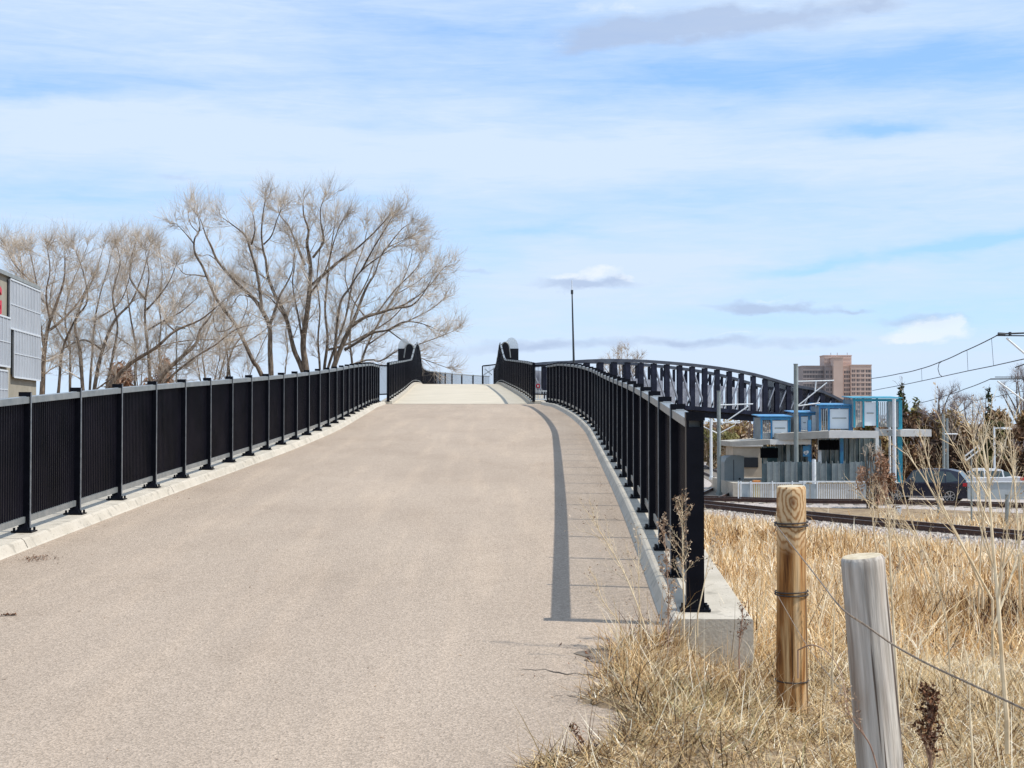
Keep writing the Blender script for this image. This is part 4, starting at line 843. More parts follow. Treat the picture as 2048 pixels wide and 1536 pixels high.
# ------------------------------------------------------------ catenary poles and wires
def cat_pole(label, px, top, d, r, arms, m_=None, name='catenary_pole'):
    t = at(px, top, d); rt = empty(name, (t.x, t.y, 0), label, 'pole', 'overhead line poles'); m_ = m_ or M_greysteel
    mb = MB(); mb.tube([(t.x, t.y, 0), (t.x, t.y, .25)], r * 1.7, 10); mb.tube([(t.x, t.y, .0), (t.x, t.y, t.z)], [r * 1.05, r * .9], 14); mb.tube([(t.x, t.y, t.z), (t.x, t.y, t.z + .04)], r * 1.05, 12); mb.build('pole', m_, rt)
    for a in arms:
        mb = MB(); mb.tube([at(*q, d) for q in a], .035 if len(a) == 2 else .02, 6); mb.build('arm', M_white, rt)
cat_pole('tall grey-green catenary pole with white bracket arms in front of the tower block', 1591.5, 729, 84, .125, [[(1594, 763), (1668, 761)], [(1595, 812), (1654, 765)], [(1630, 784), (1632, 763)], [(1595, 812), (1640, 806)]])
cat_pole('shorter grey-green catenary pole with white bracket arms just right of the railing end post', 1437.5, 783, 86, .11, [[(1441, 810), (1506, 808)], [(1443, 849), (1497, 812)], [(1443, 846), (1480, 842)]])
cat_pole('thin pale pole with a white arm under the truss deck', 1422, 838, 110, .10, [[(1396, 842), (1480, 846)], [(1396, 848), (1434, 866)], [(1436, 868), (1470, 850)], [(1425, 842), (1425, 850)]], M_white)
cat_pole('thin white pole in front of the blue station tower', 1788, 800, 82, .10, [], M_white); cat_pole('pair-like slim white pole standing right of the blue station tower', 1779, 815, 90, .07, [], M_white)
cat_pole('slender grey pole behind the car, left of a close twin', 1887, 830, 88, .085, [[(1887, 868), (1915, 868)]], M_alu); cat_pole('slender grey pole behind the car, right of its close twin', 1894, 838, 90, .08, [], M_alu)
lamp('low white lamp post with a short arm near the right edge', 1989, 940, 853, 92, 24, .07, M_white)
# pole out of frame on the right carrying the overhead lines
pp = at(2105, 655, 52); rt = empty('catenary_pole', (pp.x, pp.y, 0), 'steel catenary pole with dark bracket arms reaching in from the right edge', 'pole', 'overhead line poles')
mb = MB(); mb.tube([(pp.x, pp.y, 0), (pp.x, pp.y, pp.z)], .14, 12); mb.build('pole', M_greysteel, rt)
for a, r, m_ in (([(2105, 664), (1996, 668)], .03, M_wire), ([(2105, 672), (1992, 671)], .022, M_wire), ([(2105, 755), (2013, 676)], .035, M_white), ([(2105, 708), (2030, 735)], .02, M_wire)):
    mb = MB(); mb.tube([at(*q, 52) for q in a], r, 6); mb.build('arm', m_, rt)
mb = MB(); mb.tube([at(1996, 668, 52), at(2010, 669, 52)], .06, 8); mb.tube([at(2020, 664, 52), at(2020, 672, 52)], .05, 8); mb.build('insulator', M_wire, rt)
pp = at(2100, 740, 70); rt = empty('catenary_pole', (pp.x, pp.y, 0), 'second pole beyond the right edge with lower bracket arms over the far track', 'pole', 'overhead line poles')
mb = MB(); mb.tube([(pp.x, pp.y, 0), (pp.x, pp.y, pp.z)], .13, 12); mb.build('pole', M_greysteel, rt)
for a, r, m_ in (([(2100, 757), (1981, 758)], .03, M_wire), ([(2100, 754), (1990, 754)], .02, M_wire), ([(2100, 840), (1995, 762)], .04, M_white)):
    mb = MB(); mb.tube([at(*q, 70) for q in a], r, 6); mb.build('arm', m_, rt)
def wire(label, pts, r, sag=0, drops=None):
    rt = empty('overhead_wire', at(*pts[0]), label, 'wire', 'overhead wires'); P = [at(*p) for p in pts]; Q = []
    for i in range(len(P) - 1):
        for k in range(6): t = k / 6; Q.append(P[i].lerp(P[i + 1], t) - Vector((0, 0, sag * 4 * t * (1 - t))))
    Q.append(P[-1]); mb = MB(); mb.tube(Q, r, 5); mb.build('wire', M_wire, rt)
    if drops:
        for (a, b) in drops: mb = MB(); mb.tube([at(*a), at(*b)], .008, 4); mb.build('dropper', M_wire, rt)
wire('upper overhead wire sloping down from the right-edge bracket toward the tower block', [(1996, 670, 52), (1925, 704, 58), (1880, 724, 63), (1840, 738, 68), (1800, 747, 75), (1743, 757, 88)], .02, .02,
     [((1934, 700, 57.3), (1936, 742, 57.3)), ((1983, 676, 53), (1987, 731, 53)), ((1843, 737, 67.5), (1844, 763, 67.5))])
wire('looped jumper hanging between the two overhead wires', [(1885, 722, 62.5), (1878, 727, 62.5), (1876, 738, 62.6), (1879, 749, 62.8), (1884, 753, 63)], .014)
wire('lower overhead contact wire below the sloping upper wire', [(2100, 705, 44), (2048, 718, 47), (1985, 732, 53), (1935, 742, 58), (1885, 753, 64), (1810, 769, 74), (1745, 781, 88)], .016, 0)
wire('thin overhead wire dipping left from the second bracket', [(1981, 758, 70), (1930, 778, 78), (1890, 792, 88), (1840, 806, 100)], .02, .02)
wire('far overhead wire near the right edge below the second bracket', [(2100, 780, 66), (2048, 782, 70), (1995, 793, 78), (1940, 803, 90)], .014, 0)

# ------------------------------------------------------------ station
M_canopy = mat('canopy_concrete', (0.36, 0.335, 0.29), 0.85, (0.44, 0.415, 0.365), 2.5, 6, bump=.002); M_canopyw = mat('white_canopy_edge', (0.62, 0.60, 0.56), .7, (0.7, 0.68, 0.64), 2)
M_sheet = mat('white_translucent_panel', (0.68, 0.74, 0.77), .3, (0.74, 0.79, 0.81), 1.5); M_slat = mat('grey_slats', (0.22, 0.25, 0.26), .5, (0.42, 0.45, 0.45), 12, stretch=(1, 1, .1)); M_screen = mat('black_display', (0.002, 0.002, 0.003), .7, spec=.05)
M_tanwall = mat('tan_wall', (0.40, 0.34, 0.26), .9, (0.5, 0.43, 0.34), 1.2)
def pbox(mb, x0, x1, y0, y1, d, th, mi=0):
    a, b = at(x0, y1, d), at(x1, y0, d); mb.box(a.x, b.x, d, d + th, a.z, b.z, mi); return mb
plat = empty('station_platform', (at(1630, 960, 86).x, 86, 0), 'raised concrete platform under the station shelters', 'platform')
a, b = at(1466, 962, 83.5), at(1806, 962, 83.5); mb = MB(); mb.box(a.x, b.x, 83.5, 92, -.2, at(1600, 966, 83.5).z); mb.build('slab', M_conc, plat)
def lantern(parent, x0, x1, y0, y1, d, wx0, wx1, dp=2.6, bars=2):
    """blue framed glazed box standing above the canopy; wx: white panel extent"""
    lx = empty('lantern', at((x0 + x1) / 2, y1, d), None, None); 
    for k in list(lx.keys()): del lx[k]
    lx.parent = parent; lx.matrix_parent_inverse = Matrix.Translation(-Vector(parent.location)); base = Vector(lx.location)
    def sub(mb, nm, m_): o = bpy.data.objects.new(nm, mb.mesh(nm, m_)); COL.objects.link(o); o.parent = lx; o.matrix_parent_inverse = Matrix.Translation(-base)
    A, Bp = at(x0, y1, d), at(x1, y0, d); z0, z1, xa, xb = A.z, Bp.z, A.x, Bp.x; w_ = at(wx0, y0, d).x; w2 = at(wx1, y0, d).x; mb = MB(); th = .09
    for x in (xa, w_ - .06, w2 + .06, xb): mb.box(x - th / 2, x + th / 2, d - .02, d + th, z0, z1)
    for x in (xa, xb): mb.box(x - th / 2, x + th / 2, d + dp - th, d + dp, z0, z1)
    mb.box(xa - .06, xb + .06, d - .03, d + .1, z1 - .16, z1 - .02)
    mb.quadbox([(xa - .15, d - .15, z1 + .0), (xb + .15, d - .15, z1 + .0), (xb + .15, d + dp, z1 + .12), (xa - .15, d + dp, z1 + .12), (xa - .15, d - .15, z1 + .05), (xb + .15, d - .15, z1 + .05), (xb + .15, d + dp, z1 + .17), (xa - .15, d + dp, z1 + .17)])
    sub(mb, 'frame', M_blue); mb = MB(); mb.box(w_, w2, d + .03, d + .07, z0 + .1, z1 - .2); sub(mb, 'panel', M_sheet)
    mb = MB(); zm = z0 + (z1 - z0) * .5; mb.box(w_ + .12, w2 - .12, d + .005, d + .028, zm - .03, zm + .02); sub(mb, 'mid_rail', M_greysteel)
    mb = MB()
    for (q0, q1) in ((xa + .06, w_ - .13), (w2 + .13, xb - .06)):
        k = q0
        while k < q1 - .02: mb.box(k, k + .055, d + .02, d + .06, z0 + .03, z1 - .19); k += .11
        if len(mb.v): sub(mb, 'slats', M_slat); mb = MB()
    for x in (xa, xb):
        mb = MB()
        for y in np.arange(d + .2, d + dp - .1, .16): mb.box(x - .02, x + .02, y, y + .08, z0, z1 - .03)
        sub(mb, 'slats', M_slat)
S1 = empty('station_shelter', at(1545, 966, 85), 'lower left station shelter with a sloping grey canopy and blue-framed boxes on top', 'shelter', 'station shelters')
S2 = empty('station_shelter', at(1690, 966, 84), 'upper right station shelter with the higher canopy and taller blue-framed boxes', 'shelter', 'station shelters')
def slab(parent, x0, x1, yt, yb, d, dp, split, tilt=.0):
    a, b, s = at(x0, yb, d), at(x1, yt, d), at(split, yt, d); mb = MB(); t_ = tilt
    mb.quadbox([(a.x, d + .8, a.z - t_), (s.x, d, a.z), (s.x, d + dp, a.z), (a.x, d + dp, a.z - t_), (a.x, d + .8, b.z - t_), (s.x, d, b.z), (s.x, d + dp, b.z), (a.x, d + dp, b.z - t_)]); mb.build('canopy', M_canopy, parent)
    mb = MB(); mb.box(s.x + .003, b.x, d, d + dp, a.z, b.z); mb.build('canopy', M_canopyw, parent)
slab(S1, 1466, 1622, 879, 889, 84.6, 6, 1540, .12); slab(S2, 1562, 1757, 862, 876, 83.8, 7, 1658, .14)
mb = MB(); pbox(mb, 1801, 1863, 859, 873, 84.5, 5); mb.build('canopy', M_canopyw, S2)
lantern(S1, 1523, 1579, 834, 878, 86.0, 1545, 1575); lantern(S1, 1590, 1637, 826, 864, 86.6, 1602, 1616); 
lantern(S2, 1640, 1704, 811, 861, 85.4, 1660, 1697); M_blue_, M_blue = M_blue, M_teal
lantern(S2, 1709, 1799, 797, 855, 84.8, 1729, 1752)
M_blue = M_blue_
mb = MB(); pbox(mb, 1624, 1635, 830, 862, 86.55, .05); mb.build('notice_panel', M_white, S1)
for i, (x, yt, yb, par, mm) in enumerate([(1531, 889, 968, S1, M_greysteel), (1577, 889, 968, S1, M_greysteel), (1620, 840, 966, S1, M_blue), (1640, 876, 966, S2, M_white), (1684, 876, 966, S2, M_blue), (1755, 855, 966, S2, M_white), (1801, 800, 968, S2, M_teal)]):
    a, b = at(x, yb, 85.2), at(x, yt, 85.2); mb = MB(); mb.box(a.x - (.09 if mm != M_teal else .12), a.x + (.09 if mm != M_teal else .12), 85.2, 85.4, a.z, b.z); mb.build('column', mm, par)
def glasswall(par, x0, x1, yt, yb, d, step):
    x = x0; k = 0
    while x < x1 - 1:
        e = min(x + step, x1); mb = MB(); pbox(mb, x + .5, e - .5, yt, yb, d + .12 * (k % 2), .03); mb.build('glass_panel', M_glassd if (k * 7) % 3 else M_glassp, par); k += 1; x = e
    mb = MB(); x = x0
    while x <= x1: pbox(mb, x - .9, x + .9, yt, yb, d - .05, .05); x += step
    mb.build('mullion', M_greysteel, par)
glasswall(S1, 1556, 1622, 890, 966, 88.5, 9.4); glasswall(S2, 1642, 1758, 877, 966, 88.2, 9.7)
mb = MB(); pbox(mb, 1524, 1620, 893, 966, 91.2, .1); mb.build('back_wall', M_glassd, S1); mb = MB(); pbox(mb, 1636, 1762, 879, 966, 91.0, .1); mb.build('back_wall', M_glassd, S2)
for x0, x1, y0, y1, lb in ((1522, 1556, 896, 916, 'black display screen hanging under the lower left canopy'), (1639, 1678, 880, 900, 'larger black display screen hanging under the upper right canopy')):
    rt = empty('display_screen', at(x0, y1, 84.9), lb, 'screen', 'display screens'); mb = MB(); pbox(mb, x0, x1, y0, y1, 84.9, .25); mb.build('case', M_screen, rt)
    mb = MB(); 
    for x in (x0 + 5, x1 - 5): pbox(mb, x - .6, x + .6, y0 - 7, y0 - .1, 85.0, .04)
    mb.build('hanger', M_greysteel, rt)
rt = empty('transit_sign', at(1612, 913, 85.0), 'small blue sign with a white rounded emblem between the two shelters', 'sign'); mb = MB(); pbox(mb, 1606, 1619, 892, 913, 85.0, .06); mb.build('board', M_blue, rt); mb = MB()
for x, y, r in ((1610, 905, .085), (1614.5, 904, .085), (1612, 908, .06)): c = at(x, y, 84.97); mb.tube([(c.x, 84.96, c.z), (c.x, 84.985, c.z)], r, 12)
mb.build('emblem', M_white, rt)
# glass screens behind the white fence
gs = empty('glass_screen', at(1600, 966, 82.5), 'row of dark grey glass screens along the platform edge', 'screen')
x = 1524
while x < 1752:
    mb = MB(); pbox(mb, x, x + 10.2, 924 if int(x) % 3 else 927, 965, 83.0, .03); mb.build('pane', M_glassp if (int(x) // 11) % 3 else M_glassd, gs); mb = MB(); pbox(mb, x + 10.3, x + 11.5, 922, 966, 82.97, .08); mb.build('post', M_alu, gs); x += 11.8
# ticket cabinet, tan wall and grey cabinet at the left end
c1 = empty('equipment_cabinet', at(1473, 960, 87), 'blue-grey rounded equipment cabinet at the left end of the platform', 'cabinet'); a, b = at(1449, 960, 87), at(1488, 912, 87); M_cab = mat('blue_grey_cabinet', (.20, .235, .24), .6, (.25, .285, .29), 1.5)
pf = [(a.x, -.1), (b.x, -.1), (b.x, b.z), (a.x + .35, b.z), (a.x + .12, b.z - .1), (a.x, b.z - .35)]; mb = MB(); mb.poly([(x, 87, z) for x, z in pf]); mb.poly([(x, 89.5, z) for x, z in pf][::-1]); mb.strip([[(x, 87, z) for x, z in pf + pf[:1]], [(x, 89.5, z) for x, z in pf + pf[:1]]]); mb.build('body', M_cab, c1)
mb = MB(); mb.box(a.x + .5, a.x + .53, 86.98, 87.0, .2, b.z - .2); mb.box(b.x - .3, b.x - .2, 86.96, 87.0, .9, 1.0); mb.build('door_seam', M_shadowgap, c1)
c2 = empty('pump_house', at(1490, 960, 94), 'small tan-walled building with a flat roof behind the grey cabinet', 'building'); a, b = at(1466, 960, 94), at(1523, 893, 94); mb = MB(); mb.box(a.x, b.x, 94, 97, -.1, b.z); mb.build('wall', M_tanwall, c2); mb = MB(); mb.box(a.x - .15, b.x + .15, 93.85, 97.1, b.z + .003, b.z + .15); mb.build('roof', M_canopyw, c2)
mb = MB(); q = at(1500, 915, 93.9); mb.box(q.x - .5, q.x + .5, 93.93, 94.02, q.z - .6, q.z); mb.build('door', M_shadowgap, c2)
bo = at(1631, 965, 81.8); rt = empty('bollard', (bo.x, 82.2, bo.z - .3), 'white cylindrical bollard with a dark cap in front of the glass screens', 'bollard'); mb = MB(); mb.tube([(bo.x, 82.2, .6), (bo.x, 82.2, 2.1), (bo.x, 82.2, 2.18)], [.11, .11, .07], 12); mb.build('body', M_white, rt); mb = MB(); mb.tube([(bo.x, 82.2, 2.19), (bo.x, 82.2, 2.24)], .13, 12); mb.build('cap', M_screen, rt)
rt = empty('litter_bin', at(1514, 1000, 81), 'small yellow and orange bin behind the white station fence', 'bin'); a, b = at(1508, 1000, 81.2), at(1520, 961, 81.2); mb = MB(); mb.box(a.x, b.x, 81.2, 81.6, 0, b.z - .2); mb.build('body', mat('yellow_plastic', (.5, .38, .12), .6), rt); mb = MB(); mb.box(a.x - .02, b.x + .02, 81.18, 81.62, b.z - .197, b.z); mb.build('lid', mat('orange_plastic', (.62, .24, .06), .6), rt)
# white fence
M_fpanel = mat('pale_blue_grey_panel', (0.36, 0.41, 0.42), .6, (0.44, 0.48, 0.49), 2)
fn = empty('station_fence', at(1600, 1003, 80), 'white metal fence with pale grey panels in front of the platform', 'fence')
for x0, x1, y0, y1 in ((1476, 1612, 965, 1003), (1598, 1752, 962, 1005)):
    mb = MB(); pbox(mb, x0, x1, y0, y0 + 2.4, 79.95, .08); pbox(mb, x0, x1, y1 - 3, y1 - 1, 79.95, .06); mb.build('rail', M_white, fn)
for x in (1477, 1482, 1502, 1545, 1585, 1608, 1635, 1713, 1735, 1751): mb = MB(); pbox(mb, x - 1, x + 1, 962, 1006, 79.9, .06); mb.build('post', M_white, fn)
for x0, x1 in ((1484, 1500), (1603, 1619), (1621, 1633), (1717, 1733), (1737, 1750)): mb = MB(); pbox(mb, x0, x1, 968, 1001, 80, .04); mb.build('panel', M_fpanel, fn)
for x0, x1, st in ((1505, 1544, 3.6), (1547, 1584, 4), (1638, 1711, 3.7)):
    x = x0
    while x < x1: mb = MB(); pbox(mb, x, x + 1.3, 967.5, 1002, 80, .03); mb.build('bar', M_white, fn); x += st
# pale barrier on the right
br = empty('barrier_wall', at(2000, 998, 78.5), 'pale blue-grey barrier wall of upright panels right of the parked dark car', 'barrier')
x = 1936
while x < 2140: mb = MB(); pbox(mb, x, x + 15.4, 965, 999, 78.4, .12); mb.build('panel', M_fpanel, br); x += 15.8
mb = MB(); pbox(mb, 1934, 2142, 963, 965, 78.35, .2); mb.build('cap', M_white, br)

# ------------------------------------------------------------ cars
M_cardark = mat('dark_car_paint', (0.012, 0.014, 0.03), .22, (0.03, 0.032, 0.05), 2, spec=.7, metal=.2); M_tyre = mat('tyre_rubber', (.012, .012, .013), .8); M_rim = mat('alloy_rim', (.5, .5, .5), .3, metal=.7); M_cglass = mat('car_glass', (.02, .035, .035), .08, (.05, .08, .075), 1, spec=.9)
M_carwhite = mat('white_car_paint', (.62, .63, .64), .3, spec=.6); M_tail = mat('red_tail_lamp', (.55, .02, .03), .25); M_head = mat('head_lamp_glass', (.6, .62, .65), .15)
def car(label, loc, heading, paint, L_=4.6, H_=1.7, W_=1.85, suv=True, group=None):
    rt = empty('parked_car', loc, label, 'car', group); rt.rotation_euler = (0, 0, heading)     # local +x is the nose
    h = L_ / 2; wr = .35; wx = (h - .9, -h + .95)
    low = [(-h, .35), (-h - .0, .75), (-h + .05, 1.02), (-h + .35, 1.06), (h - 1.15, 1.0), (h - .35, .88), (h - .04, .7), (h, .42), (h - .1, .24)]
    def arch(cx): return [(cx + (wr + .06) * cos(a), .3 + (wr + .06) * sin(a)) for a in np.linspace(-.15, pi + .15, 11)]
    pts = low + arch(wx[0]) + arch(wx[1]) + [(-h + .1, .24)]
    yv = [(-W_ / 2, .94), (-W_ / 2 + .0, 1.0), (W_ / 2, 1.0), (W_ / 2, .94)]
    mb = MB(); rows = []
    for y, s in ((-W_ / 2 + .09, .975), (-W_ / 2, 1.0), (W_ / 2, 1.0), (W_ / 2 - .09, .975)): pass
    rowsets = [(-W_ / 2, .05), (-W_ / 2 - .0, 0)]
    R_ = []
    for y, ins in ((-W_ / 2, .06), (-W_ / 2 + .07, 0), (W_ / 2 - .07, 0), (W_ / 2, .06)): R_.append([(x * (1 - ins / h), y, z if z < .5 else z - ins * .5) for x, z in pts])
    mb.strip([[p for p in r] for r in R_], closed=True); mb.poly(R_[0]); mb.poly(R_[-1][::-1]); mb.build('body', paint, rt, smooth=False, local=True)
    roof = [(-h + .1, 1.0), (-h + .62, H_ - .12), (-h + 1.15, H_ - .01), (.15, H_), (.6, H_ - .09), (h - 1.25, 1.0)] if suv else [(-h + .5, .98), (-h + 1.25, H_ - .04), (-h + 1.7, H_), (.2, H_), (.5, H_ - .05), (h - 1.3, .98)]
    mb = MB(); tt = lambda z: (z - 1.0) / (H_ - 1.0) * .2; A = [(x, -W_ / 2 + .09 + tt(z), z) for x, z in roof]; Bq = [(x, W_ / 2 - .09 - tt(z), z) for x, z in roof]
    mb.strip([A, Bq], closed=True); mb.poly(A); mb.poly(Bq[::-1]); mb.build('roof', paint, rt, local=True)
    # side windows (three per side), windscreen and rear window
    def inset(poly, y_side):
        return [(x, y_side * (W_ / 2 - .085 - tt(z)), z) for x, z in poly]
    z0, z1 = 1.04, H_ - .12; fx = lambda x0, z: x0
    wins = [[(h - 1.42, z0), (.55, z1), (-.02, z1), (-.02, z0)], [(-.1, z0), (-.1, z1), (-1.0, z1), (-1.05, z0)], [(-1.13, z0), (-1.08, z1), (-h + .95, z1 - .05), (-h + .55, z0 + .1)]]
    for s in (-1, 1):
        for wq in wins: mb = MB(); q = inset(wq, s); mb.poly(q if s < 0 else q[::-1]); mb.build('side_window', M_cglass, rt, local=True)
    def endglass(a, b, nm):
        (xa, za), (xb, zb) = a, b; n = Vector((zb - za, 0, -(xb - xa))).normalized() * .006; n = n if n.x * xa > 0 else -n; mb = MB()
        mb.poly([(xa + n.x, -W_ / 2 + .2, za + n.z), (xa + n.x, W_ / 2 - .2, za + n.z), (xb + n.x, W_ / 2 - .35, zb + n.z), (xb + n.x, -W_ / 2 + .35, zb + n.z)]); mb.build(nm, M_cglass, rt, local=True)
    endglass((roof[5][0] - .05, 1.04), (roof[4][0] + .03, H_ - .1), 'windscreen'); endglass((roof[0][0] + .02, 1.06), (roof[1][0] - .02, H_ - .1), 'rear_window')
    for x in wx:
        for s in (-1, 1):
            t0 = empty('wheel', (x, s * (W_ / 2 - .12), wr), None, None); [t0.__delitem__(k) for k in list(t0.keys())]; t0.parent = rt
            mb = MB(); mb.tube([(0, -.11, 0), (0, -.1, 0), (0, .1, 0), (0, .11, 0)], [wr - .03, wr, wr, wr - .03], 24); mb.build('tyre', M_tyre, t0, local=True)
            mb = MB(); mb.tube([(0, s * .112, 0), (0, s * .118, 0)], .05, 12)
            ring = [(cos(a), sin(a)) for a in np.linspace(0, 2 * pi, 25)]
            mb.strip([[(.235 * c, s * .114, .235 * q) for c, q in ring], [(.265 * c, s * .118, .265 * q) for c, q in ring]])
            for k in range(7): a = 2 * pi * k / 7; mb.beam((.04 * cos(a), s * .116, .04 * sin(a)), (.24 * cos(a), s * .116, .24 * sin(a)), .035, .01, side=Vector((-sin(a), 0, cos(a))))
            mb.build('rim', M_rim, t0, local=True)
    for s in (-1, 1):
        mb = MB(); mb.box(-h - .02, -h + .3, s * (W_ / 2 - .28) - .16, s * (W_ / 2 - .12) + .125 * s * .0 + .14, .86, 1.03); mb.build('tail_lamp', M_tail, rt, local=True)
        mb = MB(); mb.box(h - .4, h - .08, s * (W_ / 2 - .3) - .14, s * (W_ / 2 - .3) + .17, .66, .8); mb.build('headlamp', M_head, rt, local=True)
        mb = MB(); mb.box(h - 1.75, h - 1.55, s * (W_ / 2 + .1) - .1, s * (W_ / 2 + .1) + .1, 1.02, 1.16); mb.build('wing_mirror', paint, rt, local=True)
    mb = MB(); mb.box(-h - .02, -h + .1, -.75, .75, .3, .42); mb.build('bumper', M_tyre, rt, local=True); mb = MB()
    for s in (-1, 1): mb.box(-1.2, 1.1, s * (W_ / 2) - .012, s * (W_ / 2) + .012, .28, .33)
    mb.build('sill_trim', M_rim, rt, local=True); return rt
c = at(1857, 1001, 80.2); car('dark navy car seen from its left rear side beside the white fence', (c.x, 80.4, 0), radians(180 - 27), M_cardark, 4.55, 1.72)
c = at(1985, 1000, 86); car('white car mostly hidden behind the pale barrier wall', (c.x, 88, 0), radians(172), M_carwhite, 4.5, 1.5, suv=False)
# car park surface
mb = MB(); a = at(1760, 1000, 79); mb.quadbox([(a.x, 78.7, -.05), (60, 78.7, -.05), (60, 100, -.05), (a.x, 100, -.05), (a.x, 78.7, .03), (60, 78.7, .03), (60, 100, .03), (a.x, 100, .03)]); tag(mb.build('pavement', M_ballast), kind='structure')
# small trackside things
def stake(label, px, top, base, d, r, m_, name='marker_post', cat='post'):
    a, b = at(px, top, d), at(px, base, d); rt = empty(name, (b.x, b.y, 0), label, cat); mb = MB(); mb.tube([(b.x, b.y, 0), a], r, 10); mb.build('post', m_, rt); mb = MB(); mb.tube([a, a + Vector((0, 0, .03))], r * 1.2, 10); mb.build('cap', m_, rt); return rt
stake('short grey pipe post beside the near track below the car', 1877, 990, 1042, 66, .05, M_alu); stake('thicker pale pipe post beside the near track near the right edge', 2014, 990, 1060, 62, .075, M_alu)
st = stake('thin dark leaning signpost with the back of a tilted frame beside the car', 1943, 905, 1060, 62, .035, M_greysteel, 'signpost', 'sign')
mb = MB(); q = [at(1929, 913, 61.9), at(1957, 891, 61.9), at(1959, 900, 61.9), at(1931, 922, 61.9)]
for i in range(4): mb.beam(q[i], q[(i + 1) % 4], .05, .05)
mb.build('frame', M_white, st)
rt = empty('marker_block', at(1797, 1030, 68), 'small white square marker block standing on the gravel', 'marker'); a, b = at(1792, 1031, 68), at(1803, 1014, 68); mb = MB(); mb.box(a.x, b.x, 68, 68.15, 0, b.z); mb.build('block', M_white, rt); mb = MB(); mb.box(a.x - .02, b.x + .02, 67.98, 68.17, b.z + .003, b.z + .03); mb.build('cap', M_canopyw, rt)

